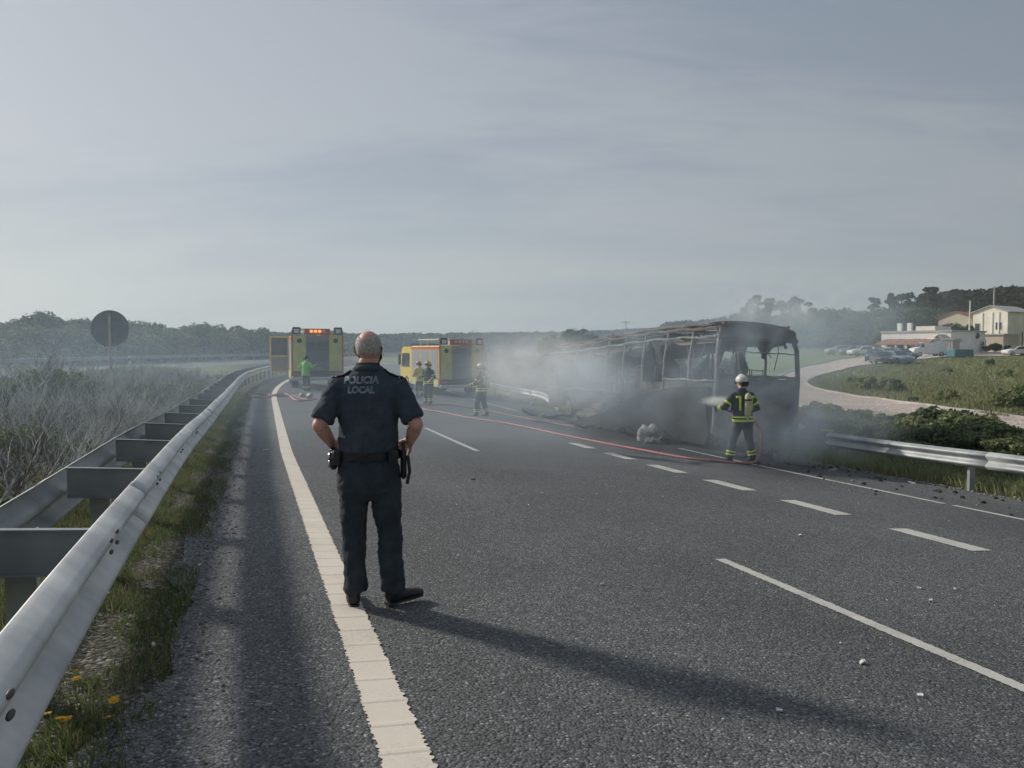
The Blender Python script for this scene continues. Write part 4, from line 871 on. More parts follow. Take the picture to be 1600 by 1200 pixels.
for u, hgt, d in ((1478, 3.2, 129), (1513, 3.6, 127), (1555, 1.7, 126), (1575, 1.4, 125), (1540, 1.2, 125)):
    x = (u - 800)/1200*d; o = clone(tp[3], 'small green tree against the village walls', (x, d, h(x, d)), random.uniform(0, 6), 'small trees of the village'); o.scale = (hgt/5,)*3
# hill wood: one canopy mass
def hill_wood():
    n = 8000; q = np.random.default_rng(5); U = q.uniform(1000, 1900, n*3); D = q.uniform(225, 420, n*3); U = np.where(q.random(n*3) < .48, q.uniform(-400, 1000, n*3), U); D = np.where(U < 1040, q.uniform(195, 420, n*3), D)
    X = (U - 800)/1200*D; Z = H(X, D); keep = np.arange(n*3) < n
    X, D, Z, U = X[keep], D[keep], Z[keep], U[keep]; Rr = q.uniform(1.6, 3.2, n)*np.where(U < 1040, .55, 1)
    k = 26; P = np.repeat(np.stack([X, D, Z + Rr*.6], 1), k, 0); rr = np.repeat(Rr, k)[:, None]
    d = q.normal(size=(n*k, 3)); d /= np.linalg.norm(d, axis=1)[:, None]; d[:, 2] = np.abs(d[:, 2]); P = P + d*rr*np.array([1, 1, .9])
    nr = d + q.normal(size=d.shape)*.5; nr /= np.linalg.norm(nr, axis=1)[:, None]; a = np.cross(nr, q.normal(size=d.shape)); a /= np.linalg.norm(a, axis=1)[:, None]; b = np.cross(nr, a); s = rr*q.uniform(.2, .5, (n*k, 1))
    V = np.stack([P - a*s - b*s*.6, P + a*s*.3 - b*s*.7, P + a*s + b*s*.4, P - a*s*.2 + b*s*.9], 1).reshape(-1, 3)
    link('hill_wood', qmesh('hill_wood', V, 'leaf_hill'), kind='stuff', label='dense dark wood covering the hills on the skyline')
hill_wood()
# dry twiggy shrubs in the median
def twig_mesh(seed, hgt, spread, m='dead_wood', nmain=13):
    q = random.Random(seed); b = MB()
    def br(p, d, l, r, dep):
        pts_ = [p]; dd = d.copy()
        for i in range(3):
            dd = (dd + Vector((q.uniform(-.35, .35), q.uniform(-.35, .35), q.uniform(-.12, .3)))).normalized(); pts_.append(pts_[-1] + dd*l/3)
        b.tube(pts_, [r, r*.8, r*.6, r*.35], 3 if dep else 4, cap=False)
        if dep < 3:
            for i in range(q.choice((3, 4)) if dep < 2 else 2):
                k_ = q.choice((1, 2, 3)); nd = (dd + Vector((q.uniform(-1, 1), q.uniform(-1, 1), q.uniform(-.3, .7)))*.8).normalized(); br(pts_[k_], nd, l*q.uniform(.45, .75), r*.55, dep+1)
    for i in range(nmain):
        a = q.uniform(0, 6.28); e = q.uniform(.25, 1.0); br(Vector((q.uniform(-.15, .15), q.uniform(-.15, .15), 0)), Vector((math.cos(a)*spread*(1-e*.4), math.sin(a)*spread*(1-e*.4), e)).normalized(), hgt*q.uniform(.5, .85), q.uniform(.010, .024), 0)
    return b.mesh('branches', m)
tw = [twig_mesh(3, 1.1, 1.0), twig_mesh(4, 1.0, 1.2, 'dark_wood', 9), twig_mesh(5, 1.25, .8, 'dead_wood', 8), twig_mesh(6, .9, 1.3, 'dark_wood', 11)]
gb = []
def small_crown(seed, rad, hh, n, size, m):
    bl = [(a*rad, b_*rad, c*hh, d*rad, e*rad, f_*hh) for a, b_, c, d, e, f_ in crown(seed, 'bush')]; return qmesh('foliage', leaves(n, bl, size, np.random.default_rng(seed)), m)
fo = [small_crown(71, .6, .95, 3000, .026, 'leaf_verge'), small_crown(72, .6, .9, 3000, .026, 'leaf_mid'), small_crown(73, .6, .8, 1500, .02, 'grass_dry'), small_crown(74, .7, .9, 1500, .04, 'leaf_bright')]
GD = 'dry shrubs filling the median'
def shrub(s, o, i, green, sc, label=None, grp=None):
    x, y = W(s, o); nm, lb, g_ = ('median_shrub', 'leafy yellow green shrub growing in the median', 'green shrubs in the median') if green else ('dry_shrub', 'bare grey twiggy shrub in the median behind the guardrail', GD)
    zn = 'left of the officer' if s < 6 else 'between the officer and the round sign' if s < 14 else 'around the round sign' if s < 27 else 'well past the round sign'
    rw = 'close behind the guardrail' if o > -3.2 else 'mid median' if o > -5.2 else 'next to the opposite carriageway'
    lb = ('bare grey twiggy shrub' if not green else ('', 'olive leafed shrub', 'dark green leafed shrub', 'straw coloured shrub', 'bright green shrub')[green]) + ' ' + rw + ', ' + zn
    T = thing(nm, label or lb, 'shrub', (x, y, h(x, y) - .02), random.uniform(0, 6.28), grp or g_); T.scale = (sc*random.uniform(.9, 1.2), sc*random.uniform(.9, 1.2), sc)
    link('branches', tw[i % 4], T)
    if green is not False and green is not None: link('foliage', fo[green - 1], T)
    return T
k = 0
for s in np.arange(2.4, 46, .95):
    for o in (-2.35, -3.3, -4.4, -5.6, -6.9):
        if s > 24 and o > -3 and random.random() < .4: continue
        x, y = W(s, o); u = 800 + 1200*x/y if y > .5 else -9999
        if u < -160 or (s > 20 and random.random() < .25): continue
        ss = s + random.uniform(-.35, .35); oo = o + random.uniform(-.35, .35)
        gr = False
        if s > 15: gr = random.choice((1, 2, 1, 2)) if oo < -4.5 or s > 22 else random.choice((False, 1, 3, 2))
        elif s > 7: gr = random.choice((False, 2, 1, 1)) if oo < -5.0 else random.choice((False, False, 2, 3))
        sc = float(np.interp(oo, [-7.5, -5, -3, -2], [1.0, .95, .82, .45]))*random.uniform(.8, 1.12)*(1.0 if s < 20 else .85)*(.80 if oo < -4.8 and 9 < s < 24 else 1)
        shrub(ss, oo, k, gr, sc); k += 1
for (u, v, ex) in ((45, 640, 'second from the left edge'), (75, 632, 'third from the left edge'), (105, 630, 'furthest right of the four'), (20, 645, 'cut by the left edge')):
    x, y = G(u, v); s_, o_ = so(x, y)
    shrub(float(s_), float(o_), k, 4, 1.3, 'bright green shrub standing above the grey twigs, ' + ex, 'bright shrubs at the left edge'); k += 1
# verge bushes between the right guardrail and the side road
vb = [make_tree('verge_bush', 'green bush on the bank between right guardrail and side road', 'bush', 'bush', m_, 1.0, .85, 81+i, 1900, .055, (0, 0, 0), 'bushes on the right bank') for i, m_ in enumerate(('leaf_verge', 'leaf_verge_dark', 'leaf_verge', 'leaf_verge_dark'))]
vi = 0
for u in np.arange(1262, 1720, 13):
    for (vv, sc) in ((float(np.interp(u, [1262, 1400, 1600, 1720], [668, 690, 722, 742])) + random.uniform(-8, 6), .55), (float(np.interp(u, [1262, 1400, 1600, 1720], [655, 676, 704, 722])) + random.uniform(-6, 6), .55), (float(np.interp(u, [1262, 1400, 1600, 1720], [690, 712, 748, 770])) + random.uniform(-6, 6), .38)):
        x, y = G(u + random.uniform(-6, 6), vv)
        big = 1.0
        if 1425 < u < 1540 and sc > .4: big = 1.4
        if 1265 < u < 1300: big = 1.3
        s_, o_ = so(x, y)
        if o_ < 12.6: continue
        o = vb[vi] if vi < 4 else clone(vb[random.randrange(4)], None, (0, 0, 0)); vi += 1
        o['label'] = 'green bush on the right bank, ' + ('against the guardrail' if sc < .4 else 'against the side road') + (', nearest the coach' if u < 1330 else ', left of the tall clump' if u < 1425 else ', in the tall clump' if u < 1540 else ', towards the right edge')
        q = sc*big*random.uniform(.75, 1.25); o.location = (x, y, h(x, y)); o.scale = (q*1.2, q*1.2, q); o.rotation_euler = (0, 0, random.uniform(0, 6))
FB = 'dark scrub patches on the grass slope'
for (u, v, q) in ((1365, 612, .9), (1355, 608, .7), (1402, 615, .6), (1480, 630, .6), (1545, 572, .7), (1480, 584, .6), (1590, 645, 1.1), (1600, 640, 1.0), (1400, 604, .5), (1540, 641, .4), (1425, 632, .35), (1570, 590, .6), (1330, 600, .5)):
    x, y = G(u, v); o = clone(vb[random.randrange(4)], 'low dark bush growing on the grass slope above the side road', (x, y, h(x, y)), random.uniform(0, 6), FB); o.scale = (q*1.1, q*1.1, q*1.2)
# grass
def grass(name, n, fn, hgt, wid, m, label):
    pts_ = fn(n); n = len(pts_); q = rng; Z = H(pts_[:, 0], pts_[:, 1]) - .01
    a = q.uniform(0, 6.283, n); l = q.uniform(.4, 1.15, n)*hgt; w2 = wid*q.uniform(.6, 1.3, n); la = q.uniform(0, 6.283, n); ln = q.uniform(0, .75, n)*l
    B = np.stack([pts_[:, 0], pts_[:, 1], Z], 1); dx = np.stack([np.cos(a)*w2, np.sin(a)*w2, np.zeros(n)], 1)
    mid = B + np.stack([np.cos(la)*ln*.35, np.sin(la)*ln*.35, l*.6], 1); tip = B + np.stack([np.cos(la)*ln, np.sin(la)*ln, l], 1)
    V = np.stack([B - dx, B + dx, mid + dx*.7, tip, mid - dx*.7], 1).reshape(-1, 3)
    link(name, qmesh(name, V, m, 5), kind='stuff', label=label)
def patchy(sr, orr, thr=.0, sc=1.5, power=1.6):
    def fn(n):
        u = rng.random(n*3)**power; s = sr[0] + (sr[1] - sr[0])*u; o = rng.uniform(orr[0], orr[1], n*3)
        v = np.sin(s*sc*1.3 + 2*np.sin(o*sc*2.1))*np.sin(o*sc*3.1 + s*.7) + .6*np.sin(s*7.1 + o*5)*np.sin(o*9.3 - s*3)
        edge = (o - orr[0])/(orr[1] - orr[0]); k_ = v + rng.normal(size=n*3)*.35 > thr + (edge > .72)*.9
        s, o = s[k_][:n], o[k_][:n]; x = DX*s + DY*o; y = DY*s - DX*o; return np.stack([x, y], 1)
    return fn
grass('verge_grass', 120000, patchy((.8, 34), (-2.2, -.46), -.95, 1.5, 2.0), .055, .003, 'grass_green', 'short green grass along the foot of the median guardrail')
grass('verge_grass', 30000, patchy((.8, 34), (-2.2, -.48), -.3, 2.2, 2.2), .075, .0024, 'grass_dry', 'dry straw coloured grass along the foot of the median guardrail')
grass('median_grass', 14000, patchy((4, 50), (-9.2, -2.0), -.2, .9, 1.0), .22, .007, 'grass_dry', 'dry grass under the median shrubs')
grass('median_grass', 26000, patchy((14, 60), (-9.4, -4.4), -.4, .7, 1.0), .40, .015, 'leaf_bright', 'tall yellow green grass along the opposite carriageway')
grass('bank_grass', 40000, patchy((-2, 20), (12.3, 17.5), -.5, .8, .9), .26, .010, 'grass_field', 'rough grass on the bank behind the right guardrail')
grass('bank_grass', 12000, patchy((-2, 20), (12.2, 16.5), .0, .8, .9), .2, .008, 'grass_dry', 'dry grass on the bank behind the right guardrail')
def field(n):
    D = 24 + (108 - 24)*rng.random(n*2)**1.3; U = rng.uniform(1260, 1680, n*2); v = 545 + 1200*(CAMZ - H((U - 800)/1200*D, D))/D
    up = np.interp(U, [q[0] for q in inner[2:9]][::-1], [q[1] for q in inner[2:9]][::-1]); lo = np.interp(U, [1262, 1275, 1310, 1350, 1395, 1450, 1520, 1600], [597, 590, 581, 573, 566, 561.5, 558, 556])
    k_ = (v < up - 1) & (v > lo + 1.5); nz = np.sin(U*.05 + D*.3)*np.sin(D*.17 + U*.021) + rng.normal(size=n*2)*.5 > -.5; k_ &= nz
    return np.stack([((U - 800)/1200*D)[k_][:n], D[k_][:n]], 1)
grass('field_grass', 60000, field, .26, .03, 'grass_field', 'green grass on the slope inside the bend of the side road')
grass('field_grass', 14000, field, .34, .03, 'grass_dry', 'dry grass stalks on the slope inside the bend')
# yellow flowers
fm = MB(); 
for i in range(9):
    a = i*2*math.pi/9; c_, s_ = math.cos(a), math.sin(a); fm.add([(0, 0, 0), (c_*.014 - s_*.006, s_*.014 + c_*.006, .004), (c_*.022, s_*.022, .003), (c_*.014 + s_*.006, s_*.014 - c_*.006, .004), (0, 0, -.002)], [(0, 1, 2, 3), (4, 3, 2, 1)])
fm.ball((0, 0, .003), (.007, .007, .004), 8, 4); mat('petal', (.75, .40, .01), .6, var=.1)
fme = fm.mesh('petals', 'petal'); st = MB(); st.tube([(0, 0, 0), (.01, .0, .05), (0, 0, .10)], .0018, 4); ste = st.mesh('stem', 'grass_green')
for i, (u, v, lb) in enumerate(((165, 930, 'yellow flower highest up the verge, beside the guardrail edge'), (120, 1064, 'yellow flower alone at the edge of the gravel patch'), (178, 1098, 'yellow flower nearest the asphalt, upper one'), (170, 1125, 'yellow flower nearest the asphalt, lower one'), (72, 1120, 'yellow flower touching the guardrail bottom edge'), (95, 1127, 'orange tinted yellow flower of a close pair, left one'), (104, 1128, 'yellow flower of a close pair, right one'), (121, 1052, 'small pale yellow bud above the gravel patch'))):
    x, y = G(u, v, .1); T = thing('yellow_flower', lb, 'flower', (x, y, h(x, y)), random.uniform(0, 6), 'yellow flowers on the verge'); T.scale = (1.1,)*3
    link('stem', ste, T); link('petals', fme, T, (0, 0, .1), (R(random.uniform(-25, 5)), R(random.uniform(-15, 15)), 0))
# stones and litter
sm_ = []
for i in range(4):
    b = MB(); b.ball((0, 0, 0), (1, .8, .55), 7, 4); b.v = [tuple(c*(1 + random.uniform(-.18, .18)) for c in p) for p in b.v]; sm_.append(b)
def scatter(name, n, fn, r0, r1, m, label, lift=.3):
    b = MB()
    for _ in range(n):
        x, y = fn(); r = r0 + (r1 - r0)*random.random()**3; z = h(x, y); p = random.choice(sm_); a = random.uniform(0, 6); c_, s_ = math.cos(a), math.sin(a)
        b.add([(x + r*(q[0]*c_ - q[1]*s_), y + r*(q[0]*s_ + q[1]*c_), z + r*(q[2] + lift)) for q in p.v], p.f)
    return link(name, b.mesh(name, m), kind='stuff', label=label)
mat('pebble', (.10, .10, .10), .9, col2=(.30, .29, .28), scale=30); mat('white_bit', (.62, .62, .60), .8, var=.15, scale=40); mat('black_bit', (.02, .02, .02), .9, var=.3)
scatter('verge_gravel', 2600, lambda: W(random.random()**1.5*14 + .8, random.gauss(-.48, .13)), .004, .017, 'pebble', 'loose grey gravel along the asphalt edge')
scatter('verge_gravel', 40, lambda: W(random.random()**1.3*8 + .8, random.gauss(-.55, .25)), .006, .02, 'white_bit', 'pale stones in the loose gravel')
scatter('road_litter', 260, lambda: W(random.uniform(1.2, 13), random.uniform(.8, 9.5)), .002, .011, 'white_bit', 'pale chips scattered over the asphalt', .2)
scatter('road_litter', 240, lambda: W(random.gauss(13, 4), random.gauss(11.2, .8)), .01, .06, 'black_bit', 'charred bits littering the asphalt round the coach', .2)
scatter('road_litter', 90, lambda: W(random.gauss(12, 3.5), random.gauss(11.3, .7)), .01, .04, 'pebble', 'grey ash bits littering the asphalt round the coach', .2)
scatter('verge_gravel', 900, lambda: W(random.uniform(-2, 16), random.gauss(12.0, .13)), .01, .04, 'pebble', 'gravel strip at the edge of the right hand asphalt')
def flake(u, v, sx2, sy2, m, lab, name='paper_scrap', cat='litter', th=.006):
    x, y = G(u, v); b = MB(); n = 7; top = [(math.cos(6.283*i/n)*sx2*random.uniform(.6, 1.1), math.sin(6.283*i/n)*sy2*random.uniform(.6, 1.1)) for i in range(n)]
    vs = [(p[0], p[1], .002 + random.uniform(0, .012)) for p in top]; b.add(vs + [(p[0], p[1], p[2] + th) for p in vs], [tuple(range(n))[::-1], tuple(range(n, 2*n))] + [(i, (i+1) % n, n + (i+1) % n, n + i) for i in range(n)])
    onething(name, b.mesh(name, m), lab, cat, (x, y, h(x, y)), (R(random.uniform(-4, 4)), R(-3.3), random.uniform(0, 3)), 'scraps lying on the asphalt')
for a in ((1347, 1037, .035, .018, 'white_bit', 'white scrap on the asphalt under the long lane line'), (1217, 1112, .022, .016, 'white_bit', 'white scrap with a curled edge beyond the shadow of the officer'), (1437, 1088, .02, .01, 'white_bit', 'thin pale scrap near the right end of the shadow'), (1437, 920, .022, .016, 'white_bit', 'pale scrap below the nearest short dash'), (1492, 922, .02, .015, 'white_bit', 'pale scrap right of the group below the short dashes'), (1455, 940, .02, .015, 'white_bit', 'pale scrap lowest of the group below the short dashes'), (941, 914, .016, .012, 'white_bit', 'small white scrap in the middle lane'), (1250, 837, .03, .02, 'white_bit', 'pale scrap between the lane line and short dashes'), (740, 750, .05, .03, 'black_bit', 'flat black scrap in the lane right of the officer'), (415, 703, .07, .05, 'white_bit', 'pale flattened scrap on the shoulder left of the edge line'), (240, 1007+3, .03, .012, 'white_bit', 'slim pale chip on the shoulder by the gravel'),
          (1425, 755, .14, .06, 'white_bit', 'pale plastic shard at the right edge near the guardrail post'), (1465, 768, .16, .07, 'black_bit', 'charred shard near the guardrail post'), (1370, 748, .2, .08, 'black_bit', 'long charred panel shard by the gravel strip'), (1335, 718, .12, .14, 'white_bit', 'pale crumpled scrap in front of the right guardrail start'), (1300, 735, .25, .08, 'ash_steel', 'grey bent metal strip near the right edge line'), (1250, 728, .3, .1, 'black_bit', 'charred sheet beside the standing firefighter')): flake(*a)
# crumpled ash coloured bundle in front of the coach
x, y = G(1012, 690); b = MB()
for i in range(14): b.ball((random.uniform(-.17, .17), random.uniform(-.12, .12), random.uniform(.08, .34)), tuple(random.uniform(.10, .2) for _ in range(3)), 8, 6)
me = remesh(b, .025, 1, [(.07, .09)], 'ash', 'ash_bundle'); onething('ash_bundle', me, 'pale crumpled bundle of ash coated insulation lying before the coach', 'debris', (x, y, h(x, y)))
x, y = G(1022, 694); b = MB()
for i in range(7): b.ball((random.uniform(-.2, .2), random.uniform(-.1, .1), random.uniform(.02, .1)), tuple(random.uniform(.05, .1) for _ in range(3)), 7, 5)
onething('ash_bundle', remesh(b, .02, 0, [(.05, .05)], 'ash_steel', 'ash_bundle'), 'small grey crumpled metal remains at the foot of the pale bundle', 'debris', (x, y, h(x, y)))

# ------------------------------------------------------------------ people
mat('skin', (.60, .30, .23), .55, col2=(.70, .39, .31), scale=14, bump=.1); mat('police_cloth', (.048, .062, .078), .85, col2=(.068, .086, .105), scale=9, bump=.35, bscale=26, spec=.2)
mat('trouser_cloth', (.034, .044, .056), .88, col2=(.050, .063, .077), scale=8, bump=.35, bscale=20, spec=.2)
mat('leather', (.012, .012, .014), .45, var=.3, scale=20, bump=.2); mat('grey_hair', (.34, .30, .275), .8, col2=(.58, .55, .52), scale=60, bump=.6, bscale=160)
mat('print_grey', (.34, .37, .40), .8, col2=(.15, .175, .20), scale=25, detail=6.0); mat('steel', (.5, .5, .5), .3, metal=.9, var=.1); mat('mask_cloth', (.012, .013, .016), .8, var=.2)
mat('turnout', (.028, .036, .044), .85, col2=(.05, .062, .07), scale=6, bump=.4, bscale=14); mat('lime_band', (.66, .78, .07), .55, var=.15, scale=20, emis=None); mat('helmet_shell', (.66, .65, .60), .35, var=.08); mat('cylinder_paint', (.50, .46, .25), .45, var=.08); mat('hivis', (.16, .62, .06), .7, var=.2, scale=8)
def chain(b, P, rads, n=14): b.tube(P, rads, n)
def hand(b, wrist, dirv, palm_n, sc=1.0, curl=.5, side=1):
    """palm with five separate bent fingers"""
    W_ = Vector(wrist); D_ = Vector(dirv).normalized(); Nn = Vector(palm_n); Nn = (Nn - D_*Nn.dot(D_)).normalized(); S_ = D_.cross(Nn)*side
    b.tube([W_ - D_*.03, W_ + D_*.03*sc, W_ + D_*.085*sc], [(.030*sc, .022*sc), (.040*sc, .018*sc), (.041*sc, .014*sc)], 10, ref=S_)
    for i, (off, ln) in enumerate(((-.031, .062), (-.0105, .072), (.0105, .068), (.031, .052))):
        p = W_ + D_*.075*sc + S_*off*sc; d = D_.copy(); pts_ = [p]
        for j in range(3): d = (d + Nn*curl*.55).normalized(); pts_.append(pts_[-1] + d*ln*sc*(.45, .32, .26)[j])
        b.tube(pts_, [.0098*sc, .0092*sc, .0085*sc, .007*sc], 7)
    p = W_ + D_*.02*sc - S_*.033*sc; d = (D_*.7 - S_*.7 + Nn*.35).normalized(); pts_ = [p, p + d*.03*sc, p + d*.055*sc + Nn*.006*sc, p + (d + Nn*curl*.6)*.072*sc]; b.tube(pts_, [.013*sc, .012*sc, .0105*sc, .008*sc], 7)
def head(b, c, yaw=0.0, sc=1.0):
    M = Matrix.Rotation(yaw, 3, 'Z')
    def A(x, y, z): v = M @ Vector((x*sc, y*sc, z*sc)); return (c[0] + v.x, c[1] + v.y, c[2] + v.z)
    b.ball(A(0, -.012, .018), (.077*sc, .094*sc, .098*sc), 20, 14, M=M); b.ball(A(0, .022, -.045), (.062*sc, .068*sc, .078*sc), 16, 10, M=M); b.ball(A(0, .05, -.085), (.036*sc, .034*sc, .03*sc), 12, 8, M=M)
    b.tube([A(0, .088, .02), A(0, .105, -.012), A(0, .108, -.03)], [.008*sc, .012*sc, .016*sc], 8)             # nose
    b.ball(A(0, .083, -.058), (.024*sc, .012*sc, .009*sc), 10, 6, M=M)                                           # lips
    b.tube([A(-.045, .078, .026), A(0, .09, .032), A(.045, .078, .026)], .009*sc, 7)                             # brow
    for sgn in (-1, 1): b.ball(A(sgn*.080, -.008, -.012), (.010*sc, .019*sc, .031*sc), 10, 8, M=M); b.ball(A(sgn*.04, .066, -.028), (.02*sc, .018*sc, .018*sc), 8, 6, M=M)
    return A
def officer():
    px, py = G(578, 946); T = thing('person', 'police officer in dark uniform with hands on hips, seen from behind on the edge line', 'person', (px, py, h(px, py) + .003), R(9))
    T.rotation_euler = (0, 0, R(8))
    Tz = 1.0
    sh = MB()   # shirt
    tor = [(.95, 0, .188, .128), (1.02, 0, .194, .140), (1.10, 0, .190, .146), (1.20, 0, .190, .146), (1.30, 0, .202, .142), (1.38, .0, .212, .134), (1.44, .0, .205, .120), (1.49, .0, .165, .100), (1.53, .0, .110, .082), (1.565, .005, .078, .070)]
    sh.tube([(.0, c_, z) for z, c_, a, b_ in tor], [(a, b_) for z, c_, a, b_ in tor], 28, ref=(1, 0, 0))
    LE, RE = Vector((-.300, -.085, 1.19)), Vector((.306, -.075, 1.185)); LS, RS = Vector((-.185, -.005, 1.435)), Vector((.190, -.005, 1.43))
    LW, RW = Vector((-.238, .075, 1.055)), Vector((.262, .07, 1.055))
    for s_, e_ in ((LS, LE), (RS, RE)):
        m1 = s_.lerp(e_, .35); m2 = s_.lerp(e_, .88); sh.tube([s_ + Vector((-.06 if s_.x > 0 else .06, 0, .015)), s_, m1, m2], [.062, .073, .072, .073], 18); sh.ball(s_ + Vector((0, 0, -.005)), (.072, .08, .068), 14, 10)
    me = remesh(sh, .0085, 5, [(.022, .09), (.014, .035)], 'police_cloth', 'shirt'); so2 = link('shirt', me, T)
    # collar, epaulettes, sleeve hems
    b = MB(); b.tube([(0, 0, 1.52), (0, .003, 1.555), (0, .004, 1.582)], [(.088, .082), (.080, .076), (.075, .072)], 24, cap=False, ref=(1, 0, 0)); b.tube([(0, 0, 1.52), (0, .003, 1.555), (0, .004, 1.582)], [(.083, .077), (.075, .071), (.071, .068)], 24, cap=False, ref=(1, 0, 0)); b.tube([(math.cos(q)*.091, math.sin(q)*.084 - .004, 1.535 + .016*max(0, -math.sin(q))) for q in np.linspace(0, 2*math.pi, 25)], [(.018, .006)]*25, 8, ref=(0, 0, 1)); part('collar', b, 'police_cloth', T, smooth=True)
    bvh = BVHTree.FromPolygons([v.co.copy() for v in so2.data.vertices], [tuple(p.vertices) for p in so2.data.polygons])
    top = lambda x_, y_: (x_, y_, bvh.ray_cast(Vector((x_, y_, 2)), Vector((0, 0, -1)))[0].z + .003)
    for sgn in (-1, 1):
        b = MB(); b.tube([top(sgn*q, -.008) for q in (.105, .13, .155, .18, .205, .225)], [(.024, .006)]*6, 8, ref=(0, 1, 0)); part('epaulette', b, 'leather', T, smooth=True)
        b = MB(); b.ball(top(sgn*.20, -.028), (.007, .007, .006), 8, 5); part('button', b, 'steel', T)
    # trousers
    tr = MB(); tr.tube([(0, 0, 1.0), (0, 0, .93), (0, -.004, .84), (0, -.004, .76), (0, 0, .71)], [(.188, .133), (.196, .142), (.203, .150), (.198, .142), (.17, .11)], 28, ref=(1, 0, 0))
    for P, rd in (([(-.098, 0, .80), (-.095, 0, .68), (-.100, .008, .52), (-.099, .0, .42), (-.095, -.008, .28), (-.090, -.005, .15), (-.086, 0, .10)], [(.105, .12), (.092, .105), (.078, .088), (.074, .082), (.070, .078), (.074, .082), (.078, .088)]),
                  ([(.10, 0, .80), (.112, 0, .68), (.124, .008, .52), (.133, .0, .42), (.142, -.006, .28), (.148, -.003, .15), (.150, .004, .10)], [(.108, .12), (.096, .106), (.084, .09), (.079, .084), (.076, .08), (.078, .084), (.082, .088)])):
        tr.tube(P, rd, 20, ref=(1, 0, 0))
    me = remesh(tr, .0085, 4, [(.028, .10), (.018, .045)], 'trouser_cloth', 'trousers'); link('trousers', me, T)
    # body: one continuous figure under the clothes
    bd = MB(); A = head(bd, (.008, .012, 1.672), R(-14)); bd.tube([(0, 0, 1.40), (0, .0, 1.52), (.004, .004, 1.60)], [(.09, .08), (.064, .062), (.062, .062)], 18, ref=(1, 0, 0))
    bd.tube([(0, 0, .80), (0, 0, .95), (0, 0, 1.15), (0, 0, 1.33), (0, 0, 1.42), (0, 0, 1.48)], [(.15, .1), (.16, .105), (.15, .105), (.17, .10), (.16, .09), (.1, .06)], 18, ref=(1, 0, 0))
    for s_, e_, w_ in ((LS, LE, LW), (RS, RE, RW)):
        bd.tube([s_ * .9 + Vector((0, 0, .14)), s_, s_.lerp(e_, .5), e_, e_.lerp(w_, .3), w_], [.05, .055, .050, .046, .048, .031], 14); bd.ball(e_, .046, 12, 8)
    bd.tube([(-.095, 0, .85), (-.098, 0, .5), (-.09, 0, .08)], [.085, .055, .04], 12); bd.tube([(.1, 0, .85), (.13, 0, .5), (.148, 0, .08)], [.085, .055, .04], 12)
    hand(bd, LW, (.30, .85, -.25), (.6, -.3, -.3), 1.0, .55, -1); hand(bd, RW, (-.34, .85, -.25), (-.6, -.3, -.3), 1.0, .55, 1)
    me = remesh(bd, .0062, 3, None, 'skin', 'body'); link('body', me, T)
    for sgn in (-1, 1): b = MB(); b.ball(A(sgn*.03, .082, .008), .0095, 10, 8); part('eye', b, 'white_paint', T)
    # short grey hair round the bald crown
    hb = MB(); cc = Vector(A(0, -.012, .018)); Mh = Matrix.Rotation(R(-14), 3, 'Z'); nu, nv = 44, 26; vs = {}; 
    def hv(i, j, k_):
        a = -1.0 + 2.0*i/nv; be = 2*math.pi*j/nu; rr_2 = (.0815, .0985, .1015) if k_ else (.0765, .0935, .0965)
        return Mh @ Vector((math.cos(a*1.4)*math.cos(be)*rr_2[0], math.cos(a*1.4)*math.sin(be)*rr_2[1], math.sin(a*1.4)*rr_2[2])) + cc
    for i in range(nv):
        for j in range(nu):
            a = (-1 + 2*(i+.5)/nv)*1.4; be = 2*math.pi*(j+.5)/nu; yn = math.sin(be)*math.cos(a); zn = math.sin(a)
            xn = math.cos(be)*math.cos(a)
            if -.62 - .12*yn < zn < .40 + .75*(xn + .08)**2 + .03*math.sin(be*11) and yn < .30 + .25*zn:
                for k_ in (0, 1): hb.add([tuple(hv(i, j, k_)), tuple(hv(i, j+1, k_)), tuple(hv(i+1, j+1, k_)), tuple(hv(i+1, j, k_))], [(0, 1, 2, 3)])
    part('hair', hb, 'grey_hair', T, smooth=True)
    b = MB(); b.tube([A(0, .075, -.085), A(0, .104, -.06), A(0, .124, -.03), A(0, .105, -.005)], [(.05, .02), (.058, .02), (.05, .012), (.03, .008)], 12, ref=tuple(Mh @ Vector((1, 0, 0)))); fm2 = part('face_mask', b, 'mask_cloth', T, smooth=True)
    for sgn in (-1, 1):
        b = MB(); b.tube([A(sgn*.05, .085, -.02), A(sgn*.078, .03, .0), A(sgn*.088, -.02, .012), A(sgn*.087, -.026, -.02), A(sgn*.076, .02, -.05), A(sgn*.052, .08, -.07)], [(.003, .006)]*6, 6); part('ear_loop', b, 'mask_cloth', fm2)
    # belt and kit
    b = MB()
    for rr3 in (0, -.006): b.tube([(0, 0, .965), (0, 0, 1.015)], [(.204 + rr3, .150 + rr3), (.203 + rr3, .149 + rr3)], 32, cap=False, ref=(1, 0, 0))
    bl = part('belt', b, 'leather', T, smooth=True)
    b = MB(); b.box(-.238, -.200, -.05, .03, .90, 1.02, bev=.01); part('cuff_pouch', b, 'leather', bl)
    for dz in (0, .042):
        b = MB(); b.tube([(-.243 + .004*dz, math.cos(q)*.024 - .055, .985 - dz + math.sin(q)*.024) for q in np.linspace(0, 6.283, 17)], .0045, 6); part('handcuff', b, 'steel', bl)
    b = MB(); b.box(-.225, -.17, -.10, -.05, .93, 1.03, bev=.012); part('radio', b, 'dark_plastic', bl); b = MB(); b.box(-.25, -.20, .03, .09, .92, 1.03, bev=.012); part('pouch', b, 'leather', bl)
    b = MB(); b.box(.203, .243, -.06, .02, .83, 1.03, bev=.015); ho = part('holster', b, 'leather', bl)
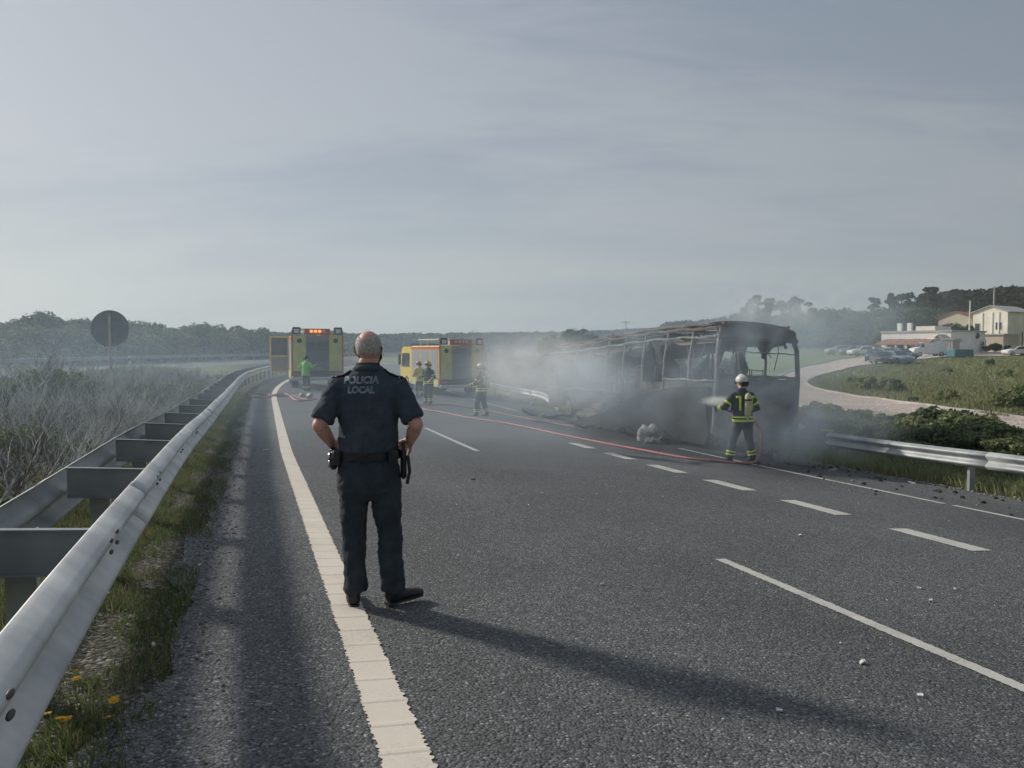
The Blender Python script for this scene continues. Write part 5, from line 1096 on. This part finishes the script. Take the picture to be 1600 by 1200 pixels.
    b = MB(); b.box(.212, .235, -.09, -.045, .97, 1.075, bev=.008); b.box(.210, .237, -.07, .06, 1.03, 1.075, bev=.006); part('pistol_grip', b, 'dark_plastic', ho)
    b = MB(); b.tube([(.252, -.04, .98), (.262, -.045, .88), (.245, -.05, .80)], .011, 8); part('baton', b, 'dark_plastic', bl)
    b = MB(); b.box(.13, .19, -.155, -.11, .94, 1.03, bev=.01); part('pouch', b, 'leather', bl); b = MB(); b.box(-.05, .0, -.165, -.145, .955, 1.02, bev=.006); part('belt_keeper', b, 'leather', bl)
    # shoes
    def shoe(c_, ang, ln=.285):
        M = Matrix.Translation((c_[0], c_[1], 0)) @ Matrix.Rotation(ang, 4, 'Z'); b = MB()
        P = [(-.05, .052, .036, .042), (-.02, .058, .040, .060), (.04, .05, .040, .055), (.11, .040, .043, .040), (.18, .034, .046, .033), (.225, .028, .036, .026), (ln - .05, .024, .018, .018)]
        pts_ = [M @ Vector((0, p[0], p[1])) for p in P]; b.tube(pts_, [(p[2], p[3]) for p in P], 16, ref=tuple(M.to_3x3() @ Vector((1, 0, 0)))); b.tube([M @ Vector((0, -.01, .03)), M @ Vector((0, -.005, .13))], [(.042, .052), (.044, .05)], 14)
        me = remesh(b, .008, 3, None, 'leather', 'shoe'); s_ = link('shoe', me, T)
        b = MB(); b.tube([M @ Vector((0, -.058, .009)), M @ Vector((0, -.02, .009)), M @ Vector((0, .06, .009)), M @ Vector((0, .15, .009)), M @ Vector((0, .215, .009)), M @ Vector((0, ln - .045, .009))], [(.030, .011), (.041, .012), (.036, .012), (.046, .012), (.041, .012), (.015, .01)], 10, ref=tuple(M.to_3x3() @ Vector((1, 0, 0)))); part('sole', b, 'dark_plastic', s_)
    shoe((-.105, .0), R(6)); shoe((.155, .01), R(-52))
    # lettering on the back
    for txt, z, size, wdt in (('POLICIA', 1.455, .062, .22), ('LOCAL', 1.395, .058, .17)):
        cu = bpy.data.curves.new('t', 'FONT'); cu.body = txt; cu.size = size; cu.align_x = 'CENTER'; cu.resolution_u = 3; cu.offset = .003; cu.shear = .12
        to = bpy.data.objects.new('t', cu); COL.objects.link(to); m_ = bpy.data.meshes.new_from_object(to.evaluated_get(bpy.context.evaluated_depsgraph_get())); bpy.data.objects.remove(to)
        import bmesh
        bm = bmesh.new(); bm.from_mesh(m_); bmesh.ops.triangulate(bm, faces=bm.faces); 
        xs = [v.co.x for v in bm.verts]; ww = max(xs) - min(xs); kx = wdt/ww
        bmesh.ops.subdivide_edges(bm, edges=[e for e in bm.edges if e.calc_length() > .008], cuts=3, use_grid_fill=True); bmesh.ops.triangulate(bm, faces=bm.faces)
        for v in bm.verts:
            X, Z = v.co.x*kx - .040, z + v.co.y; hit = bvh.ray_cast(Vector((X, -1, Z)), Vector((0, 1, 0)))[0]; v.co = (X, (hit.y if hit else -.14) - .0045, Z)
        bm.to_mesh(m_); bm.free(); m_.materials.clear(); m_.materials.append(MATS['print_grey']); link('back_lettering', m_, T)
    return T
officer()
def firefighter(label, u, v, rz, pose, full=True, jacket='turnout', dist=None):
    if dist: px, py = atd(u, v, dist)[:2]
    else: px, py = G(u, v)
    T = thing('person', label, 'person', (px, py, h(px, py)), rz); sc = pose.get('h', 1.0); T.scale = (sc,)*3
    V3 = Vector; FL, FR = pose['feet']; EL, ER = V3(pose['elbows'][0]), V3(pose['elbows'][1]); HL, HR = V3(pose['hands'][0]), V3(pose['hands'][1]); lean = pose.get('lean', .04)
    hipz = .92; LS, RS = V3((-.20, lean, 1.43)), V3((.20, lean, 1.43))
    jk = MB(); jk.tube([(0, 0, .80), (0, .0, .92), (0, lean*.3, 1.1), (0, lean*.7, 1.3), (0, lean, 1.43), (0, lean, 1.50), (0, lean*1.2, 1.58)], [(.225, .18), (.218, .175), (.205, .165), (.225, .165), (.215, .145), (.14, .11), (.085, .085)], 22, ref=(1, 0, 0))
    for s_, e_, w_ in ((LS, EL, HL), (RS, ER, HR)): jk.tube([s_*.75 + V3((0, 0, .37)), s_, s_.lerp(e_, .5), e_, e_.lerp(w_, .5), e_.lerp(w_, .85)], [.07, .085, .08, .072, .064, .058], 14)
    link('jacket', remesh(jk, .016, 4, [(.03, .12)], jacket, 'jacket'), T)
    tr = MB(); tr.tube([(0, 0, .95), (0, 0, .84), (0, 0, .74)], [(.19, .15), (.205, .165), (.17, .13)], 20, ref=(1, 0, 0)); legs = []
    for (fx, fy), sgn in ((FL, -1), (FR, 1)):
        hp = V3((sgn*.10, 0, .84)); kn = V3((sgn*.11 + (fx - sgn*.1)*.5, fy*.5 + .05, .47)); an = V3((fx, fy, .12)); legs.append((hp, kn, an)); tr.tube([hp, hp.lerp(kn, .5), kn, kn.lerp(an, .5), kn.lerp(an, .9)], [.12, .105, .092, .086, .088], 14)
    link('trousers', remesh(tr, .016, 4, [(.03, .12)], 'turnout', 'trousers'), T)
    bd = MB(); hc = (0, lean*1.3 + .01, 1.70); A = head(bd, hc, pose.get('yaw', 0), 1.0); bd.tube([(0, lean, 1.4), (0, lean*1.2, 1.62)], [.07, .062], 12); bd.tube([(0, 0, .85), (0, lean*.7, 1.3), (0, lean, 1.46)], [(.14, .1), (.16, .1), (.1, .07)], 14, ref=(1, 0, 0))
    for s_, e_, w_ in ((LS, EL, HL), (RS, ER, HR)): bd.tube([s_*.8 + V3((0, 0, .28)), s_, e_, w_], [.05, .05, .04, .03], 10); hand(bd, w_, w_ - e_, (0, -.2, -1), 1.1, .8)
    for hp, kn, an in legs: bd.tube([hp, kn, an], [.08, .055, .04], 10)
    link('body', remesh(bd, .011, 2, None, 'skin', 'body'), T)
    for (hp, kn, an), (fx, fy) in zip(legs, (FL, FR)):
        b = MB(); b.tube([(fx, fy - .06, .05), (fx, fy - .01, .06), (fx, fy + .08, .05), (fx, fy + .2, .035)], [(.045, .045), (.052, .055), (.05, .045), (.035, .03)], 12, ref=(1, 0, 0)); b.tube([(fx, fy, .04), (fx, fy, .22)], [.055, .06], 12); part('boot', b, 'leather', T, smooth=True)
        for t_, wd in ((.62, .035), (.80, .035)):
            p = kn.lerp(an, t_); q = kn.lerp(an, t_ + wd*2.2); b = MB(); b.tube([p, q], .0965, 16); part('leg_band', b, 'lime_band', T, smooth=False)
    if full:
        for z0, z1, r_ in ((.885, .93, (.232, .190)), (.965, 1.0, (.229, .186))): b = MB(); b.tube([(0, 0, z0), (0, 0, z1)], [r_, r_], 24, ref=(1, 0, 0)); part('waist_band', b, 'lime_band', T)
        for sgn in (-1, 1):
            b = MB(); b.box(sgn*.13 - .022, sgn*.13 + .022, lean - .182, lean - .15, 1.12, 1.42, bev=.006); b.box(sgn*.15 - .075, sgn*.15 + .05, lean - .178, lean - .14, 1.385, 1.43, bev=.006); part('back_band', b, 'lime_band', T)
        for s_, e_, w_ in ((LS, EL, HL), (RS, ER, HR)):
            for t_ in (.35, .68): p = e_.lerp(w_, t_); b = MB(); b.tube([p, e_.lerp(w_, t_ + .13)], .076 - .012*t_, 12); part('cuff_band', b, 'lime_band', T)
            p = s_.lerp(e_, .55); b = MB(); b.tube([p, s_.lerp(e_, .68)], .092, 12); part('sleeve_band', b, 'lime_band', T)
        if pose.get('tank', True):
            b = MB(); b.tube([(0, lean - .24, .98), (0, lean - .25, 1.0), (0, lean - .255, 1.04), (0, lean - .255, 1.42), (0, lean - .25, 1.47), (0, lean - .245, 1.50)], [.02, .05, .072, .072, .05, .015], 16); tk = part('air_cylinder', b, 'cylinder_paint', T, smooth=True)
            b = MB(); b.box(-.12, .12, lean - .185, lean - .165, 1.0, 1.45, bev=.01); part('back_plate', b, 'dark_plastic', tk)
            b = MB(); b.tube([(0, lean - .255, 1.33), (0, lean - .255, 1.37)], .078, 16); part('cylinder_strap', b, 'dark_plastic', tk); b = MB(); b.tube([(0, lean - .245, .90), (0, lean - .24, .98)], .026, 10); part('valve', b, 'steel', tk)
            for sgn in (-1, 1): b = MB(); b.tube([(sgn*.1, lean - .17, 1.3), (sgn*.12, lean - .13, 1.47), (sgn*.12, lean + .05, 1.515), (sgn*.13, lean + .17, 1.3), (sgn*.15, lean + .15, 1.1)], [(.022, .01)]*5, 6, ref=(1, 0, 0)); part('shoulder_strap', b, 'dark_plastic', tk)
    c = Vector(A(0, -.005, .05)); hm = pose.get('helmet', 'helmet_shell')
    if hm:
        b = MB(); b.ball(c, (.118, .142, .125), 22, 10, zlo=-.35, zhi=1.0); hl = part('helmet', b, hm, T, smooth=True)
        b = MB(); b.tube([(c.x, c.y - .155, c.z - .03), (c.x, c.y - .13, c.z - .07), (c.x, c.y - .12, c.z - .13)], [(.09, .012), (.10, .015), (.08, .01)], 10, ref=(1, 0, 0)); part('neck_guard', b, 'dark_plastic', hl)
        b = MB(); b.tube([(c.x, c.y + .11 - i*.04, c.z + .105 + .02*math.sin(i*.6) - .003*i*i*.25) for i in range(7)], .012, 6); part('helmet_ridge', b, hm, hl)
        b = MB(); b.tube([(c.x - .1, c.y + .1, c.z - .03), (c.x, c.y + .15, c.z - .035), (c.x + .1, c.y + .1, c.z - .03)], [(.01, .05)]*3, 8, ref=(0, 1, 0)); part('visor', b, 'glass', hl)
    return T
ff1 = firefighter('firefighter with pale air cylinder directing a hose at the burnt coach, nearest to it', 1160, 723, R(14), dict(feet=((-.24, .10), (.22, -.04)), elbows=((-.38, .10, 1.17), (.36, .02, 1.15)), hands=((-.34, .38, 1.16), (.12, .34, 1.02)), lean=.06, yaw=R(14), h=1.02))
ff2 = firefighter('firefighter walking on the lane between officer and coach, holding one arm out', 753, 657, R(70), dict(feet=((-.12, .16), (.12, -.14)), elbows=((-.30, .10, 1.16), (.30, .05, 1.14)), hands=((-.26, .36, 1.10), (.24, .32, 1.04)), lean=.02, yaw=R(10), h=1.0, tank=True), dist=27)
ff3 = firefighter('firefighter standing in front of the second fire engine beside the hose', 670, 636, R(150), dict(feet=((-.15, .05), (.15, -.02)), elbows=((-.32, .02, 1.15), (.34, .0, 1.18)), hands=((-.26, .24, 1.05), (.36, .26, 1.15)), lean=.02, tank=False, h=.98, helmet='fire_yellow'), dist=32.5)
ff4 = firefighter('person in bright green high visibility jacket behind the left fire engine', 478, 606, R(-20), dict(feet=((-.12, .05), (.12, -.02)), elbows=((-.40, .05, 1.22), (.40, .0, 1.25)), hands=((-.50, .24, 1.2), (.50, .2, 1.38)), lean=.05, tank=False, h=.92, helmet='dark_plastic'), full=False, jacket='hivis', dist=36.4)
ff5 = firefighter('firefighter half hidden beside the cab of the second fire engine', 656, 622, R(40), dict(feet=((-.12, .05), (.12, -.02)), elbows=((-.30, .1, 1.15), (.30, .1, 1.15)), hands=((-.22, .3, 1.15), (.22, .3, 1.1)), lean=.05, tank=False, h=.95, helmet='fire_red'), jacket='fire_yellow', dist=38.5)

# ------------------------------------------------------------------ hoses
mat('hose_red', (.44, .17, .16), .7, var=.2, scale=4); mat('hose_dull', (.30, .15, .14), .8, var=.2)
def smooth_path(P, k=8):
    P = [Vector(p) for p in P]; out = []
    for i in range(len(P)-1):
        p0, p1, p2, p3 = P[max(i-1, 0)], P[i], P[i+1], P[min(i+2, len(P)-1)]
        for q in range(k): t = q/k; out.append(.5*((2*p1) + (-p0 + p2)*t + (2*p0 - 5*p1 + 4*p2 - p3)*t*t + (-p0 + 3*p1 - 3*p2 + p3)*t**3))
    return out + [P[-1]]
def gp(u, v, dz=.025): x, y = G(u, v); return (x, y, h(x, y) + dz)
fx, fy, fz = ff1.location
def loc1(p): return tuple(Matrix.Translation(ff1.location) @ Matrix.Rotation(R(14), 4, 'Z') @ Matrix.Scale(1.02, 4) @ Vector(p))
P = [loc1((-.40, .42, 1.19)), loc1((-.33, .40, 1.17)), loc1((-.1, .40, 1.08)), loc1((.14, .40, 1.0)), loc1((.40, .20, .86)), loc1((.42, -.05, .55)), loc1((.25, -.25, .20)), loc1((0, -.32, .05))] + [gp(*q) for q in ((1120, 722), (1070, 717), (1010, 706), (940, 693), (870, 679), (800, 664), (735, 654), (690, 645), (665, 641), (640, 634), (610, 628))]
b = MB(); b.tube(smooth_path(P), .027, 8); hs = onething('fire_hose', b.mesh('fire_hose', 'hose_red', True), 'red fire hose looping from the near firefighter across the lanes', 'hose')
nz_ = thing('hose_nozzle', 'grey branch nozzle held by the firefighter nearest the coach', 'nozzle', loc1((-.40, .42, 1.19)), R(75)); b = MB(); b.tube([(0, -.08, 0), (-.01, .05, .005), (-.02, .2, .02), (-.03, .24, .025)], [.03, .036, .024, .034], 12); part('barrel', b, 'dark_plastic', nz_); b = MB(); b.tube([(0, .02, 0), (0, .0, -.13)], .016, 8); part('grip', b, 'dark_plastic', nz_)
b = MB(); b.tube(smooth_path([gp(*q) for q in ((600, 636), (660, 634), (700, 633), (745, 638), (790, 648), (850, 660), (900, 668))]), .025, 6); onething('fire_hose', b.mesh('fire_hose', 'hose_dull', True), 'dull red hose lying closer to the coach behind the first hose', 'hose')
b = MB(); b.tube(smooth_path([gp(*q) for q in ((385, 617), (405, 616), (425, 619), (440, 620), (455, 619), (470, 623), (480, 626))]), .035, 6); onething('fire_hose', b.mesh('fire_hose', 'hose_dull', True), 'faded red hose crossing the edge line before the left fire engine', 'hose')
b = MB(); b.tube(smooth_path([gp(*q) for q in ((392, 621), (415, 622), (432, 617), (448, 617), (465, 627), (495, 624))]), .035, 6); onething('fire_hose', b.mesh('fire_hose', 'hose_red', True), 'second red hose tangled over the edge line before the left fire engine', 'hose')
for (u, v, lb) in ((472, 622, 'grey hose coupling on the asphalt behind the left fire engine, left one'), (484, 622, 'grey hose coupling on the asphalt behind the left fire engine, right one')):
    b = MB(); b.tube([(-.1, 0, .1), (.1, 0, .1)], .10, 10); b.tube([(-.14, 0, .1), (-.1, 0, .1)], .06, 8); b.tube([(.1, 0, .1), (.16, 0, .1)], .06, 8); onething('hose_coupling', b.mesh('hose_coupling', 'galvanised_post'), lb, 'coupling', gp(u, v, 0), (0, 0, random.uniform(0, 3)), 'hose couplings')
# water jet from the nozzle
def volmat(name, dens, col, scale, lo, hi, soft=1.0, aniso=.3, obj_scale=(1, 1, 1), det=4.0, seed=0.0, absorb=None):
    m = bpy.data.materials.new(name); m.use_nodes = True; t = m.node_tree; t.nodes.clear(); L = t.links.new
    c = N(t, 'ShaderNodeTexCoord').outputs['Object']; ln = N(t, 'ShaderNodeVectorMath', operation='LENGTH'); L(c, ln.inputs[0])
    fall = N(t, 'ShaderNodeMapRange', interpolation_type='SMOOTHERSTEP'); fall.inputs['From Min'].default_value = 1.0; fall.inputs['From Max'].default_value = 1.0 - soft; L(ln.outputs['Value'], fall.inputs['Value'])
    d = fall.outputs[0]
    if scale:
        sc = N(t, 'ShaderNodeVectorMath', operation='MULTIPLY'); L(c, sc.inputs[0]); sc.inputs[1].default_value = obj_scale
        ad = N(t, 'ShaderNodeVectorMath', operation='ADD'); L(sc.outputs[0], ad.inputs[0]); ad.inputs[1].default_value = (seed, seed*.7, seed*.3)
        n = N(t, 'ShaderNodeTexNoise', i_Scale=scale, i_Detail=det, i_Roughness=.55, i_Distortion=.6); L(ad.outputs[0], n.inputs['Vector']); r = ramp(t, [(lo, 0.0), (hi, 1.0)]); L(n.outputs[0], r.inputs[0]); d = M_(t, 'MULTIPLY', d, r.outputs[0])
    pv = N(t, 'ShaderNodeVolumePrincipled'); pv.inputs['Color'].default_value = (*col, 1); pv.inputs['Anisotropy'].default_value = aniso; pv.inputs['Density'].default_value = 0
    L(M_(t, 'MULTIPLY', d, dens), pv.inputs['Density']); o = N(t, 'ShaderNodeOutputMaterial'); L(pv.outputs[0], o.inputs['Volume'])
    return m
pi_ = [0]
def puff(u, v, dist, rad, dens, lo=.38, hi=.68, col=(.80, .81, .83), label='grey white smoke drifting off the burnt coach', scale=.55, rot=0, soft=1.0, aniso=.3, name='smoke', det=3.0):
    pi_[0] += 1; b = MB(); b.ball((0, 0, 0), (1, 1, 1), 20, 12)
    m = volmat('smoke_%d' % pi_[0], dens, col, scale, lo, hi, soft, aniso, rad, det, pi_[0]*7.3)
    me = b.mesh('smoke', m); x, y, z = atd(u, v, dist)
    o = link(name, me, None, (x, y, z), (0, 0, rot), kind='stuff', label=label); o.scale = rad; return o
W_ = (.90, .945, .985)
B_ = (.72, .84, .95)
puff(852, 578, 24.5, (3.3, 2.2, 1.6), 1.15, lo=.36, hi=.62, scale=.8, rot=_a, col=(.99, 1.0, 1.0))            # white cloud pouring from the windows
puff(905, 590, 22.5, (3.0, 1.8, 1.3), .8, lo=.40, hi=.66, scale=.9, rot=_a, col=W_)
puff(800, 560, 31, (3.4, 3.0, 2.3), .26, col=W_, scale=.7)
puff(975, 580, 19.8, (4.6, 1.9, 2.3), .42, rot=_a, col=B_, scale=.9)
puff(1090, 615, 17.6, (3.4, 1.6, 2.1), .36, col=B_, scale=.9)
puff(1185, 555, 18.4, (2.8, 1.3, 2.3), .58, col=B_, scale=.9)
puff(1258, 668, 17.0, (2.6, 1.8, 1.25), 1.35, col=W_, scale=.9)                                      # smoke on the ground at right
puff(1200, 690, 15.8, (2.2, 1.2, .6), .5, col=B_, scale=1.0)
puff(1310, 640, 19.5, (2.8, 2.0, 1.5), .35, col=W_, scale=.8)
puff(1195, 486, 21.0, (2.3, 1.2, .65), 1.6, lo=.42, hi=.62, col=W_, scale=1.1)                                       # wisp over the roof
puff(1262, 470, 24.0, (3.0, 1.8, 1.5), .35, lo=.42, hi=.66, col=W_, scale=.8)
puff(1270, 505, 30.0, (7.5, 5.0, 3.4), .22, col=B_)
puff(760, 660, 17, (10, 8, 2.0), .055, scale=.35, lo=.3, hi=.65, col=B_)
puff(1122, 627, 16.6, (.52, .22, .17), 7.0, lo=.2, hi=.5, scale=2.0, rot=R(8), label='white spray from the hose nozzle', name='water_spray', col=(.99, 1, 1))
puff(300, 585, 36, (46, 32, 8.5), .0100, lo=.2, hi=.6, scale=.06, col=(.66, .83, 1.0), label='thin blue smoke haze hanging over the road and the median')
puff(90, 650, 13, (10, 10, 2.6), .018, scale=.2, lo=.2, hi=.6, col=(.66, .83, 1.0), label='thin blue smoke haze over the median shrubs')
puff(1000, 555, 60, (34, 24, 9), .022, lo=.25, hi=.6, scale=.08, col=(.66, .83, 1.0), label='smoke haze drifting behind the coach')
# air
b = MB(); b.box(-500, 700, -60, 620, -6, 62); m = bpy.data.materials.new('haze'); m.use_nodes = True; t = m.node_tree; t.nodes.clear(); pv = N(t, 'ShaderNodeVolumePrincipled'); pv.inputs['Color'].default_value = (.93, .97, 1.0, 1); pv.inputs['Density'].default_value = .00028; pv.inputs['Anisotropy'].default_value = .2
o = N(t, 'ShaderNodeOutputMaterial'); t.links.new(pv.outputs[0], o.inputs['Volume']); link('haze', b.mesh('haze', m), kind='stuff', label='pale haze in the air')
